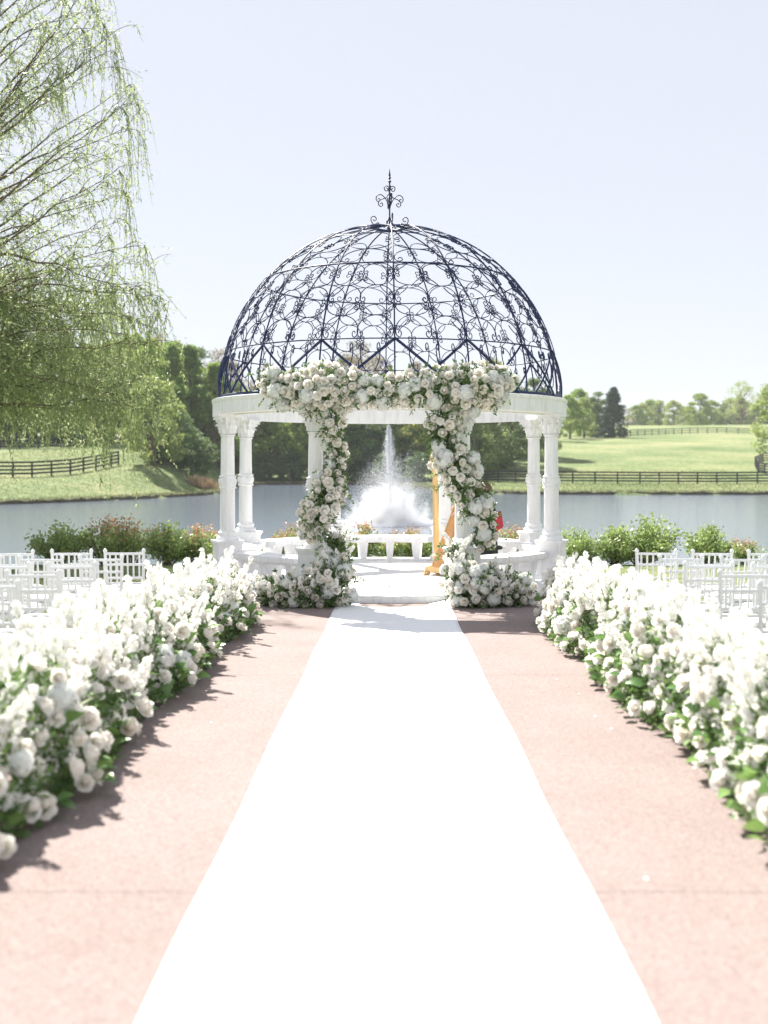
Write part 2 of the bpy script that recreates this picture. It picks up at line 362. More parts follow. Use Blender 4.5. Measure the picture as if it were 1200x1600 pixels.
# near lawn under the chairs
k = 16000
X_ = rng.uniform(2.0, 6.5, k) * rng.choice([-1, 1], k); Y_ = rng.uniform(4.0, 14.5, k)
tag(place('lawn_grass', blades('lawn_grass', np.stack([X_, Y_, hter(X_, Y_) - 0.005], 1), 0.055, 0.012, 'reed', 0.01, 0.5)), 'short lawn grass under the white chairs', 'grass', kind='stuff')

# pavement slabs
pavement = thing('pavement', 'pink aggregate pavement along the aisle', 'pavement'); pavement['kind'] = 'structure'
del pavement['category']; del pavement['label']
ye = [-6.0, -0.62, 3.79, 8.20, 12.35, 17.0]
for i in range(len(ye) - 1):
    a, c = ye[i] + 0.0008, ye[i + 1] - 0.0008; hw = 2.3 if i < 4 else 3.1
    b = MB(); za, zc = (pave_z(a), pave_z(c)) if i < 4 else (pave_z(a), -0.004)
    V = []
    e = 0.0014
    for (x, y, z) in ((-hw, a, za), (hw, a, za), (hw, c, zc), (-hw, c, zc)): V.append((x, y, z - 0.16))
    for (x, y, z) in ((-hw, a, za), (hw, a, za), (hw, c, zc), (-hw, c, zc)): V.append((x, y, z - e))
    for (x, y, z, dx, dy) in ((-hw, a, za, e, e), (hw, a, za, -e, e), (hw, c, zc, -e, -e), (-hw, c, zc, e, -e)): V.append((x + dx, y + dy, z))
    b.add(V, [(3, 2, 1, 0), (0, 1, 5, 4), (1, 2, 6, 5), (2, 3, 7, 6), (3, 0, 4, 7), (4, 5, 9, 8), (5, 6, 10, 9), (6, 7, 11, 10), (7, 4, 8, 11), (8, 9, 10, 11)])
    b.build('slab', 'pave', pavement)

# white aisle runner: cloth with slight waves, corners lifting at the step
b = MB(); NY, NX = 150, 24; V = []
for j in range(NY + 1):
    y = -2.5 + (13.10 + 2.5) * j / NY
    for i in range(NX + 1):
        u = i / NX * 2 - 1
        e = max(0.0, (y - 12.55) / 0.55)
        x = 0.015 + u * (0.685 + 0.035 * e * e) + 0.006 * math.sin(y * 2.1 + 1) * u
        z = pave_z(y) + 0.008 + 0.0022 * math.sin(y * 3.1 + 2.2 * u) + 0.0016 * math.sin(7.3 * y + 5 * u) + 0.075 * e * e * max(0, abs(u) - 0.45) ** 1.5 * 2
        yy = y + 0.12 * e * (abs(u) ** 2) if e > 0 else y
        V.append((x, yy, z))
b.add(V, [(j * (NX + 1) + i, j * (NX + 1) + i + 1, (j + 1) * (NX + 1) + i + 1, (j + 1) * (NX + 1) + i) for j in range(NY) for i in range(NX)])
o = b.build('aisle_runner', 'runner', smooth=True)
sm = o.modifiers.new('cloth', 'SOLIDIFY'); sm.thickness = 0.004
tag(o, 'long white cloth aisle runner leading to the gazebo step', 'aisle runner')

# ------------------------------------------------------------------ gazebo
GXC, GYC = -0.03, 15.8
gz = thing('gazebo', 'round white stone gazebo with an open black wrought iron dome', 'gazebo', (GXC, GYC, 0))
b = MB(); b.lathe([(2.66, -0.12), (2.66, 0.07), (2.645, 0.094), (2.60, 0.094), (2.60, 0.05)], 96); plat = autosmooth(b.build('platform', 'stone', gz))
# floor slabs: ring sectors and a middle disc
def sector(r0, r1, a0, a1, z0, z1, n=10):
    b = MB(); V = []
    for i in range(n + 1):
        a = a0 + (a1 - a0) * i / n
        for r, z in ((r0, z0), (r1, z0), (r1, z1), (r0, z1)): V.append((r * math.sin(a), -r * math.cos(a), z))
    F = [(i * 4 + k, (i + 1) * 4 + k, (i + 1) * 4 + (k + 1) % 4, i * 4 + (k + 1) % 4) for i in range(n) for k in range(4)]
    F += [(0, 1, 2, 3), (n * 4 + 3, n * 4 + 2, n * 4 + 1, n * 4)]
    b.add(V, F); return b
for i in range(8):
    g = 0.002
    sector(1.0, 1.80, 2 * PI * i / 8 + g, 2 * PI * (i + 1) / 8 - g, 0.05, 0.1002).build('floor_slab', 'floor', plat)
    sector(1.804, 2.63, 2 * PI * i / 8 + g / 2, 2 * PI * (i + 1) / 8 - g / 2, 0.05, 0.1002).build('floor_slab', 'floor', plat)
b = MB(); b.lathe([(0.997, 0.05), (0.997, 0.1002)], 64); b.build('floor_disc', 'floor', plat)
ZE0, ZE1 = 2.39, 2.61
b = MB(); prof = [(2.545, ZE0), (2.552, ZE0 + 0.008), (2.552, ZE0 + 0.165), (2.562, ZE0 + 0.175), (2.566, ZE1 - 0.006), (2.558, ZE1), (2.28, ZE1), (2.28, ZE0 - 0.02), (2.36, ZE0 - 0.02), (2.36, ZE0)]
b.lathe(prof, 128, closed=True); autosmooth(b.build('entablature', 'stone', gz), 30)
# column pieces (shared)
def column_meshes():
    p = MB()
    p.box((0, 0, 0.14), (0.40, 0.40, 0.08)); p.box((0, 0, 0.19), (0.37, 0.37, 0.03)); p.box((0, 0, 0.405), (0.335, 0.335, 0.40)); p.box((0, 0, 0.617), (0.36, 0.36, 0.03)); p.box((0, 0, 0.645), (0.39, 0.39, 0.03))
    p.box((0, -0.1690, 0.405), (0.24, 0.006, 0.30)); p.box((0, 0.1690, 0.405), (0.24, 0.006, 0.30))
    s = MB(); n = 40
    prof = [(0.15, 0.66), (0.155, 0.675), (0.155, 0.70), (0.14, 0.715), (0.118, 0.725), (0.118, 0.74), (0.13, 0.75), (0.13, 0.77), (0.108, 0.785), (0.100, 0.82), (0.1, 1.37)]
    s.lathe(prof, 40)
    # shallow flutes on the shaft between base and band, band and capital
    def flute(z0, z1, r0, r1):
        V = []; m = 64
        for z, r in ((z0, r0), (z1, r1)):
            for k in range(m):
                q = 2 * PI * k / m; rr = r * (1 if k % 4 < 2 else 0.955); V.append((rr * math.cos(q), rr * math.sin(q), z))
        s.add(V, [(k, (k + 1) % m, m + (k + 1) % m, m + k) for k in range(m)])
    flute(0.80, 1.40, 0.103, 0.099); flute(1.52, 2.08, 0.097, 0.09)
    d = MB(); d.lathe([(0.10, 1.365), (0.118, 1.37), (0.122, 1.385), (0.108, 1.395), (0.112, 1.41), (0.122, 1.46), (0.112, 1.505), (0.106, 1.515), (0.12, 1.525), (0.116, 1.54), (0.096, 1.545)], 32)
    for k in range(10):
        a = 2 * PI * k / 10; d.tube([(0.118 * math.cos(a + t * 0.5), 0.118 * math.sin(a + t * 0.5), 1.46 + 0.035 * math.sin(t * 6)) for t in np.linspace(0, 1, 9)], 0.009, 5)
    c = MB(); c.lathe([(0.09, 2.05), (0.105, 2.06), (0.108, 2.075), (0.095, 2.085), (0.10, 2.12), (0.118, 2.22), (0.145, 2.31), (0.15, 2.325)], 32)
    c.box((0, 0, 2.338), (0.34, 0.34, 0.040)); c.box((0, 0, 2.313), (0.30, 0.30, 0.018))
    for row, (z0, hh, r0, out, m, off) in enumerate(((2.09, 0.13, 0.10, 0.055, 8, 0), (2.15, 0.16, 0.112, 0.06, 8, PI / 8))):
        for k in range(m):
            a = 2 * PI * k / m + off; V = []
            for j in range(6):
                t = j / 5; r = r0 + out * t ** 2.2 + 0.012; z = z0 + hh * math.sin(min(1, t * 1.15) * PI / 2) - (0.03 if j == 5 else 0)
                wd = 0.042 * (1 - 0.65 * t ** 2) * (0.75 + 0.5 * math.sin(PI * min(t * 1.2, 1)))
                for u, dr in ((-1, -0.008), (0, 0.012), (1, -0.008)):
                    V.append(((r + dr) * math.cos(a) - u * wd * math.sin(a), (r + dr) * math.sin(a) + u * wd * math.cos(a), z))
            c.add(V, [(j * 3 + i, j * 3 + i + 1, j * 3 + i + 4, j * 3 + i + 3) for j in range(5) for i in range(2)])
    for k in range(4):
        a = PI / 4 + k * PI / 2
        c.tube([((0.15 + 0.055 * t + 0.02 * math.sin(t * 9)) * math.cos(a), (0.15 + 0.055 * t + 0.02 * math.sin(t * 9)) * math.sin(a), 2.25 + 0.05 * math.sin(t * 2.4)) for t in np.linspace(0, 1, 8)], 0.016, 6)
    return p.mesh('pedestal', 'stone'), s.mesh('column', 'stone'), d.mesh('band', 'stone'), c.mesh('capital', 'stone')
cm = column_meshes()
for me in cm[1:]:
    me.polygons.foreach_set('use_smooth', [True] * len(me.polygons)); me.set_sharp_from_angle(angle=R(35))
CR = 2.41
col_pos = []
for k in range(8):
    a = 2 * PI * (k + 0.5) / 8
    p = (CR * math.sin(a), -CR * math.cos(a), 0); col_pos.append(p)
    s = place('column', cm[1], gz, p, a)
    place('pedestal', cm[0], s); place('band', cm[2], s); place('capital', cm[3], s, (0, 0, 0.031))
# curved stone benches in the seven gaps
for k in range(1, 8):
    a0, a1 = 2 * PI * (k - 0.5) / 8 + 0.075, 2 * PI * (k + 0.5) / 8 - 0.075
    bd = sector(1.98, 2.42, a0, a1, 0.44, 0.505, 12)
    st = bd.build('bench', 'stone', gz)
    sector(2.04, 2.36, a0 + 0.01, a1 - 0.01, 0.1005, 0.135, 12).build('bench_rail', 'stone', st)
    sector(2.03, 2.37, a0 + 0.01, a1 - 0.01, 0.405, 0.4395, 12).build('bench_apron', 'stone', st)
    for t in (0.14, 0.5, 0.86):
        a = a0 + 0.03 + (a1 - a0 - 0.06) * t; l = MB()
        l.box((0, 0, 0.27), (0.135, 0.30, 0.268), taper=0.72)
        l.build('bench_leg', 'stone', st, (2.2 * math.sin(a), -2.2 * math.cos(a), 0), a)

# ---- wrought iron dome
DR, DZ = 2.47, ZE1 + 0.0
def dsph(az, ph, r=DR): return (r * math.cos(ph) * math.sin(az), -r * math.cos(ph) * math.cos(az), DZ + r * 1.03 * math.sin(ph))
b = MB()
def ring(ph, rad, m=96, r=DR):
    pts = [dsph(2 * PI * i / m, ph, r) for i in range(m + 1)]; b.tube(pts, rad, 6, cap=False)
ring(R(0.6), 0.022); ring(R(15), 0.009); ring(R(42), 0.0105); ring(R(85.5), 0.022)
DROT = R(1.6)
dome = b.build('dome', 'iron', gz, rz=DROT, smooth=True)
rb = MB(); rb.tube([dsph(0, R(0.5) + (R(85.5) - R(0.5)) * t) for t in np.linspace(0, 1, 32)], 0.0108, 6); ribm = rb.mesh('rib', 'iron', True)
for k in range(16): place('rib', ribm, dome, (0, 0, 0), 2 * PI * k / 16)
for sgn in (-1, 1):
    cb = MB(); cb.tube([dsph(sgn * R(18.1) * t, R(15) * (1 - t) + R(0.4) * t, DR + 0.014 * sgn) for t in np.linspace(0, 1, 10)], 0.018, 4); cmh = cb.mesh('chevron_bar', 'iron')
    for k in range(16): place('chevron_bar', cmh, dome, (0, 0, 0), 2 * PI * k / 16)
def cscroll(turn=1.15, K=29, p=3.2, n=60):
    s = np.linspace(-1, 1, n); s = np.sign(s) * np.abs(s) ** 0.8
    k = turn + K * np.abs(s) ** p; ds = np.diff(s)
    th = np.concatenate([[0], np.cumsum(0.5 * (k[1:] + k[:-1]) * ds)]); th -= 0.5 * (th[0] + th[-1])
    x = np.concatenate([[0], np.cumsum(0.5 * (np.cos(th[1:]) + np.cos(th[:-1])) * ds)]); y = np.concatenate([[0], np.cumsum(0.5 * (np.sin(th[1:]) + np.sin(th[:-1])) * ds)])
    x -= 0.5 * (x.max() + x.min()); y -= 0.5 * (y.max() + y.min())
    w_ = x.max() - x.min(); return x / w_, y / w_
CSX, CSY = cscroll()
def scroll_mesh(az0, daz, ph0, dph, flip, rad):
    """C-scroll filling an az/latitude cell of the dome"""
    hh = CSY.max() - CSY.min(); q = MB()
    q.tube([dsph(az0 + x * daz, ph0 + (y / hh) * dph * flip) for x, y in zip(CSX, CSY)], rad, 4)
    return q.mesh('scroll', 'iron', True)
rows = []
pw = 2 * PI / 16
phs = [15.4, 22.2, 26.6, 32.6, 37.0, 41.6]
for i in range(5):
    fl = -1 if i % 2 == 1 else 1
    for hside in (0.26, 0.74): rows.append((pw * hside, pw * 0.49, R((phs[i] + phs[i + 1]) / 2), R(phs[i + 1] - phs[i]), -fl, 0.0072))
phu = [42.5, 49, 55, 61, 67, 73]
for i in range(5):
    rows.append((pw * 0.5, pw * 0.96, R((phu[i] + phu[i + 1]) / 2), R(phu[i + 1] - phu[i]), 1 if i % 2 else -1, 0.0072))
for side in (0.32, 0.68): rows.append((pw * side, pw * 0.26, R(9.5), R(8.5), 1, 0.0072))
for rdef in rows:
    me = scroll_mesh(*rdef)
    for k in range(16): place('scroll', me, dome, (0, 0, 0), pw * k)
# small spirals beside the ribs between the scroll rows
SPT = [(0.035 * (1 - 0.80 * t) * math.cos(t * 9.5), 0.035 * (1 - 0.80 * t) * math.sin(t * 9.5)) for t in np.linspace(0, 1, 26)]
for i, phc in enumerate((18.2, 24.5, 29.5, 34.8, 39.2)):
    for sd in (-1, 1):
        q = MB(); tail = [(0.035 + 0.10 * u, -0.05 * u - 0.06 * u * u) for u in (1, 0.66, 0.33)]
        q.tube([dsph(sd * (x + 0.045) / (DR * math.cos(R(phc))), R(phc) + y * (1 if i % 2 else -1) / DR) for x, y in tail + SPT], 0.0065, 4); me = q.mesh('curl', 'iron', True)
        for k in range(16): place('curl', me, dome, (0, 0, 0), pw * k + (0 if i % 2 == 0 else pw * 0.5))
# finial
def curl(start, ang, length, k0, K, p=4, n=30, sgn=1):
    s = np.linspace(0, 1, n); k = sgn * (k0 + K * s ** p); th = ang + np.concatenate([[0], np.cumsum(0.5 * (k[1:] + k[:-1]) * np.diff(s))])
    x = start[0] + length * np.concatenate([[0], np.cumsum(np.cos(th[:-1]) * np.diff(s))]); z = start[1] + length * np.concatenate([[0], np.cumsum(np.sin(th[:-1]) * np.diff(s))])
    return list(zip(x, z))
fz = DZ + DR * 1.03 * math.sin(R(85.5))
b = MB(); b.tube([(0, 0, -0.05), (0, 0, 0.62), (0, 0, 0.72)], [0.011, 0.011, 0.008], 8)
b.lathe([(0.010, 0.66), (0.028, 0.685), (0.010, 0.70), (0.009, 0.72), (0.026, 0.735), (0.011, 0.75), (0.016, 0.77), (0.001, 0.87)], 10)
b.lathe([(0.22, -0.012), (0.22, 0.012), (0.17, 0.012), (0.17, -0.012)], 32, closed=True)
fin = b.build('finial', 'iron', gz, (0, 0, fz), DROT)
def crom(pts, n=7):
    p = [np.array(q, float) for q in pts]; p = [2 * p[0] - p[1]] + p + [2 * p[-1] - p[-2]]; out = []
    for i in range(1, len(p) - 2):
        for t in np.linspace(0, 1, n)[:-1]:
            out.append(0.5 * (2 * p[i] + (p[i + 1] - p[i - 1]) * t + (2 * p[i - 1] - 5 * p[i] + 4 * p[i + 1] - p[i + 2]) * t * t + (3 * p[i] - p[i - 1] - 3 * p[i + 1] + p[i + 2]) * t ** 3))
    return out + [p[-2]]
FS = [[(588, 440), (605, 490), (640, 520), (690, 530), (725, 510), (745, 480), (740, 450), (715, 445), (700, 465), (715, 482), (728, 470)], [(712, 540), (708, 515), (690, 495), (678, 510), (688, 525), (698, 515)], [(588, 440), (600, 480), (635, 540)],
      [(588, 440), (588, 380), (600, 330), (630, 280), (665, 258), (695, 270), (702, 300), (685, 318), (668, 305), (678, 290), (690, 298)], [(592, 245), (615, 280), (650, 295), (675, 310), (682, 340), (662, 358), (645, 342), (656, 325), (668, 336)], [(587, 240), (590, 200), (610, 182), (632, 195), (625, 222), (605, 222), (603, 205), (616, 200)]]
curves = [[((x - 586) * 0.00172, (540 - y) * 0.00172) for x, y in crom(c_)] for c_ in FS]
scr = MB()
for c_ in curves: scr.tube([(x, 0, z) for x, z in c_], 0.0075, 5)
scm = scr.mesh('finial_scroll', 'iron', True)
for k in range(4): place('finial_scroll', scm, fin, (0, 0, 0), k * PI / 2 + R(8))

# ------------------------------------------------------------------ flowers
def rose_mesh(name, seed, closed=False):
    r_ = random.Random(seed); V = []; F = []; tone = []
    layers = [(3, 0.04, 0.15, 0.92, 0.9), (3, 0.10, 0.28, 0.96, 0.7), (4, 0.20, 0.44, 0.94, 0.45), (5, 0.30, 0.64, 0.84, 0.22), (6, 0.40, 0.85, 0.62, 0.06), (6, 0.44, 1.0, 0.34, 0.0)]
    if closed: layers = [(3, 0.12, 0.22, 1.1, 0.5), (3, 0.3, 0.40, 1.08, 0.3), (4, 0.42, 0.55, 1.02, 0.1), (5, 0.5, 0.70, 0.85, 0.0), (5, 0.52, 0.82, 0.6, 0.0)]
    for li, (n, r0, r1, h, tn) in enumerate(layers):
        off = r_.random() * 6.28
        for i in range(n):
            a = off + 2 * PI * i / n + r_.uniform(-0.12, 0.12); hw = (PI / n) * 1.35; h_ = h * r_.uniform(0.9, 1.1); o = len(V)
            for j in range(4):
                v = j / 3
                for u in (-1, -0.4, 0.4, 1):
                    rr = r0 * (1 - v) * 0.7 + r1 * (v ** 0.7) - 0.10 * r1 * u * u * v
                    aa = a + u * hw * (0.45 + 0.55 * math.sin(PI * min(0.9, v * 0.8 + 0.1)))
                    zz = h_ * (v - 0.22 * v * v * u * u) - 0.12 * (v ** 3) * (li >= 2) * (1.2 if li > 3 else 1)
                    V.append((rr * math.cos(aa), rr * math.sin(aa), zz - 0.15)); tone.append(tn * (1 - 0.45 * v))
            F += [(o + j * 4 + i2, o + j * 4 + i2 + 1, o + (j + 1) * 4 + i2 + 1, o + (j + 1) * 4 + i2) for j in range(3) for i2 in range(3)]
    o = len(V); top_ = 0.70 if not closed else 0.9
    for r3, z3 in ((0.30, 0.25), (0.30, top_ - 0.14), (0.20, top_ - 0.03), (0.07, top_ + 0.02)):
        V += [((r3 + 0.02 * math.sin(q * 3 + seed)) * math.cos(q), (r3 + 0.02 * math.sin(q * 3 + seed)) * math.sin(q), z3) for q in np.linspace(0, 2 * PI, 9)[:-1]]; tone += [0.55] * 8
    F += [(o + j * 8 + i, o + j * 8 + (i + 1) % 8, o + j * 8 + 8 + (i + 1) % 8, o + j * 8 + 8 + i) for j in range(3) for i in range(8)] + [tuple(o + 24 + i for i in range(8))]
    o = len(V); V += [(0.42 * math.cos(q), 0.42 * math.sin(q), -0.12) for q in np.linspace(0, 2 * PI, 7)[:-1]] + [(0, 0, -0.5)]; tone += [0] * 7
    F += [(o + (i + 1) % 6, o + i, o + 6) for i in range(6)]
    me = bpy.data.meshes.new(name); me.from_pydata(V, [], F); me.materials.append(M['petal']); me.materials.append(M['stem'])
    at = me.attributes.new('tone', 'FLOAT', 'POINT'); at.data.foreach_set('value', tone)
    mi = [0] * (len(F) - 6) + [1] * 6; me.polygons.foreach_set('material_index', mi); me.polygons.foreach_set('use_smooth', [True] * len(F))
    return me
ROSE = [rose_mesh('rose', 1), rose_mesh('rose', 2), rose_mesh('rose', 3), rose_mesh('rose', 4, True)]
def florets(C, D, size, rg, npet=4):
    """small flat four-petalled blossoms -> quads"""
    N = len(C); D = D / (np.linalg.norm(D, axis=1, keepdims=True) + 1e-9); r = rg.normal(size=(N, 3)); A = np.cross(D, r); A /= np.linalg.norm(A, axis=1, keepdims=True) + 1e-9; B = np.cross(D, A)
    out = []
    for k in range(npet):
        q = 2 * PI * k / npet; dv = A * math.cos(q) + B * math.sin(q); pv = -A * math.sin(q) + B * math.cos(q)
        s = size * rg.uniform(0.85, 1.15, (N, 1))
        V = np.empty((N, 4, 3)); V[:, 0] = C; V[:, 1] = C + dv * s * 0.6 + pv * s * 0.42 + D * s * 0.22; V[:, 2] = C + dv * s + D * s * 0.12; V[:, 3] = C + dv * s * 0.6 - pv * s * 0.42 + D * s * 0.22
        out.append(V)
    return np.concatenate(out).reshape(-1, 3)
def hydrangea_mesh(seed):
    rg = np.random.default_rng(seed); N = 95; D = rg.normal(size=(N * 2, 3)); D /= np.linalg.norm(D, axis=1, keepdims=True); D = D[D[:, 2] > -0.55][:N]
    C = D * (0.86 + 0.1 * rg.normal(size=(len(D), 1)) * 0.6); C[:, 2] *= 0.85
    Vf = florets(C, D + rg.normal(0, 0.15, D.shape), 0.27, rg)
    # inner core keeps the ball closed
    D2 = rg.normal(size=(70, 3)); D2 /= np.linalg.norm(D2, axis=1, keepdims=True)
    Vc = florets(D2 * 0.66, D2, 0.42, rg)
    return npmesh('hydrangea', np.concatenate([Vf, Vc]), 4, 'hydra')
HYD = [hydrangea_mesh(11), hydrangea_mesh(12)]
def spike_mesh(seed, n=62, r0=0.14, top=1.0, start=0.34):
    rg = np.random.default_rng(seed); t = np.sort(rg.uniform(0, 1, n)); z = start + (top - start) * t
    a = rg.uniform(0, 2 * PI, n); rad = r0 * (1 - 0.72 * t ** 1.6) * rg.uniform(0.55, 1.1, n)
    bx, by = 0.10 * math.cos(seed), 0.10 * math.sin(seed)
    C = np.stack([rad * np.cos(a) + bx * z * z, rad * np.sin(a) + by * z * z, z], 1); D = np.stack([np.cos(a), np.sin(a), rg.uniform(0, 0.9, n)], 1)
    Vp = florets(C, D, 0.055, rg)
    Vp2 = florets(C * 0.97, -D + rg.normal(0, 0.4, D.shape), 0.040, rg, 3)
    b = MB(); A = np.concatenate([Vp, Vp2]); 
    b.add(A.tolist(), [(i * 4, i * 4 + 1, i * 4 + 2, i * 4 + 3) for i in range(len(A) // 4)], 0)
    b.tube([(bx * q * q, by * q * q, q) for q in (0, 0.35, 0.7, 0.98)], [0.012, 0.011, 0.008, 0.004], 3, mi=1)
    for k in range(10):
        zz = rg.uniform(0.1, 0.6); q = rg.uniform(0, 6.28); d = Vector((math.cos(q), math.sin(q), 0.7)); p0 = Vector((0, 0, zz)); sd = Vector((-d.y, d.x, 0)) * 0.022
        b.add([p0, p0 + d * 0.07 + sd, p0 + d * 0.16, p0 + d * 0.07 - sd], [(0, 1, 2, 3)], 1)
    return b.mesh('flower_spike', ['spike', 'stem'])
SPK = [spike_mesh(s) for s in (21, 22, 23, 24, 25)]
SPKT = [spike_mesh(s, 30, 0.085, 1.0, 0.42) for s in (31, 32, 33)]     # thin airy sprays
def bigleaf_mesh():
    b = MB(); V = []
    for j in range(5):
        t = j / 4; wd = 0.34 * math.sin(PI * (0.06 + 0.94 * t) ** 0.8) if j < 4 else 0.0
        for u in (-1, 0, 1): V.append((u * wd, t, 0.16 * t * (1 - t) * 2 + (0.06 if u else 0) * math.sin(PI * t) - 0.25 * t * t))
    b.add(V, [(j * 3 + i, j * 3 + i + 1, j * 3 + i + 4, j * 3 + i + 3) for j in range(4) for i in range(2)])
    return b.mesh('leaf', 'bigleaf', True)
LEAF = bigleaf_mesh()
def face(nrm, roll=None):
    q = Vector(nrm).normalized().to_track_quat('Z', 'Y'); return q @ Quaternion((0, 0, 1), rnd.uniform(0, 6.28) if roll is None else roll)

def garland(name, label, path, n_rose, n_hyd, n_spk, n_leaf, n_fol, base, rose_r=0.066, hyd_r=0.10, cat='flowers', leafn=0):
    """flowers set on a tube around a path [(point, radius)]; base: root position"""
    root = thing(name, label, cat, base); base = Vector(base)
    pts = [(Vector(p), r) for p, r in path]
    seg = [((pts[i + 1][0] - pts[i][0]).length * (pts[i][1] + pts[i + 1][1])) for i in range(len(pts) - 1)]; tot = sum(seg)
    def sample(front=True, rmin=0.88, rmax=1.26):
        q = rnd.uniform(0, tot); i = 0
        while q > seg[i] and i < len(seg) - 1: q -= seg[i]; i += 1
        t = q / seg[i]; p = pts[i][0].lerp(pts[i + 1][0], t); r = pts[i][1] * (1 - t) + pts[i + 1][1] * t
        ax = (pts[i + 1][0] - pts[i][0]).normalized()
        while True:
            d = Vector((rnd.gauss(0, 1), rnd.gauss(0, 1), rnd.gauss(0, 1))); d -= ax * d.dot(ax) * 0.75
            if d.length < 1e-3: continue
            d.normalize()
            if front and d.y > 0.35: continue
            break
        return p + d * r * rnd.uniform(rmin, rmax) * (1.0 if d.y < 0 else 0.8), d
    taken = []
    def free(p, r):
        for q, s in taken:
            if (q - p).length < (r + s) * 0.70: return False
        taken.append((p, r)); return True
    def put(n, rad, meshes, nm, tries=40, sc_=(0.8, 1.2), wts=None):
        for _ in range(n):
            s = rad * rnd.uniform(*sc_)
            for _t in range(tries):
                p, d = sample()
                if p.z - s * 0.8 < (pave_z(p.y) if p.y < 13 else 0.0): continue
                if free(p, s):
                    me = rnd.choices(meshes, wts)[0] if wts else rnd.choice(meshes)
                    dd = d + Vector((rnd.gauss(0, 0.25), -0.35, rnd.gauss(0, 0.25)))
                    place(nm, me, root, p - base, q=face(dd), scale=s); break
    put(n_hyd, hyd_r, HYD, 'hydrangea')
    put(n_rose, rose_r, ROSE, 'rose', wts=(3, 3, 3, 2))
    for _ in range(n_spk):
        p, d = sample(True, 0.3, 0.8); d = (d + Vector((0, -0.1, 1.1))).normalized()
        place('flower_spike', rnd.choice(SPK), root, p - base, q=face(d), scale=rnd.uniform(0.22, 0.34))
    for _ in range(leafn):
        p, d = sample(True, 0.7, 1.0); place('leaf', LEAF, root, p - base, q=face(d), scale=rnd.uniform(0.06, 0.10))
    C = []; D = []
    for _ in range(n_fol):
        p, d = sample(False, 0.15, 1.14); C.append(p - base); D.append((d + Vector((rnd.gauss(0, .7), rnd.gauss(0, .7), rnd.gauss(0, .7)))))
    C = np.array([tuple(c) for c in C]); D = np.array([tuple(c) for c in D])
    Vl = leaf_verts(C, D, rng.uniform(0.035, 0.08, len(C)), rng.uniform(0.018, 0.036, len(C)))
    Vl[:, 2] = np.maximum(Vl[:, 2], 0.012 - base.z)
    place('foliage', npmesh('foliage', Vl, 4, 'leaf'), root)['kind'] = 'stuff'
    # airy sprigs reaching out of the mass
    b = MB(); nb = max(6, n_fol // 60); fl = []
    for _ in range(nb):
        p, d = sample(True, 0.7, 1.0); d = (d + Vector((rnd.gauss(0, .4), 0, rnd.gauss(0, .4)))).normalized(); L_ = rnd.uniform(0.08, 0.2)
        q = [p - base + d * L_ * t + Vector((0, 0, -0.04 * t * t)) for t in (0, 0.5, 1)]
        if min(v.z for v in q) < 0.02 - base.z: continue
        b.tube(q, [0.003, 0.0025, 0.0015], 3); fl += [(q[1].lerp(q[2], t), d) for t in (0.2, 0.5, 0.8, 1.0) for _2 in range(2)]
    sp = b.build('sprig', 'stem', root); sp['kind'] = 'stuff'
    C = np.array([tuple(c) for c, _ in fl]); D = np.array([tuple(c) for _, c in fl]) + rng.normal(0, 0.8, (len(fl), 3))
    place('sprig_leaf', npmesh('sprig_leaf', leaf_verts(C, D, rng.uniform(0.03, 0.06, len(C)), rng.uniform(0.015, 0.025, len(C))), 4, 'leaf'), root)['kind'] = 'stuff'
    return root
def px(x, y, Y, r): return (P(x, y, Y), r * Y / FPX)

garland('floral_garland', 'thick garland of cream roses and white hydrangeas along the top of the gazebo entrance',
        [px(412, 592, 13.42, 8), px(436, 606, 13.32, 21), px(470, 612, 13.18, 29), px(505, 604, 13.08, 34), px(535, 606, 13.06, 28), px(570, 609, 13.05, 23), px(608, 611, 13.05, 21), px(645, 608, 13.05, 23), px(685, 610, 13.08, 29), px(725, 608, 13.10, 34), px(765, 602, 13.22, 28), px(802, 596, 13.4, 8)],
        205, 24, 0, 0, 6400, P(606, 640, 13.2), 0.065, 0.104)
garland('floral_garland', 'garland of cream roses twining down the front column left of the fountain',
        [px(522, 648, 13.10, 18), px(522, 690, 13.22, 12), px(525, 725, 13.28, 13), px(518, 758, 13.22, 19), px(506, 785, 13.15, 25), px(491, 815, 13.14, 22), px(486, 836, 13.2, 14)],
        78, 4, 0, 0, 3400, P(505, 850, 13.2), 0.064, 0.095)
garland('floral_garland', 'garland of white hydrangeas and roses with trailing fern in front of the golden harp',
        [px(690, 645, 13.08, 24), px(692, 690, 13.14, 19), px(706, 722, 13.18, 28), px(724, 755, 13.2, 28), px(737, 780, 13.2, 21), px(752, 802, 13.2, 18), px(760, 830, 13.25, 15), px(757, 855, 13.28, 11)],
        64, 10, 0, 0, 3800, P(730, 860, 13.2), 0.064, 0.108)
garland('floral_arrangement', 'flowers and greenery heaped at the foot of the front column left of the step',
        [(P(408, 925, 13.0), 0.16), (P(440, 928, 12.9), 0.17), (P(480, 922, 12.85), 0.21), (P(510, 916, 12.88), 0.25), (P(535, 920, 12.95), 0.20)],
        50, 10, 22, 0, 4200, (-0.9, 12.9, 0.0), 0.056, 0.085, leafn=20)
garland('floral_arrangement', 'flowers climbing the right side of the column pedestal beside the step',
        [(P(528, 905, 13.05), 0.16), (P(526, 870, 13.15), 0.15), (P(520, 840, 13.22), 0.10)], 14, 3, 8, 0, 1800, (-0.65, 13.05, 0.1), 0.056, 0.085)
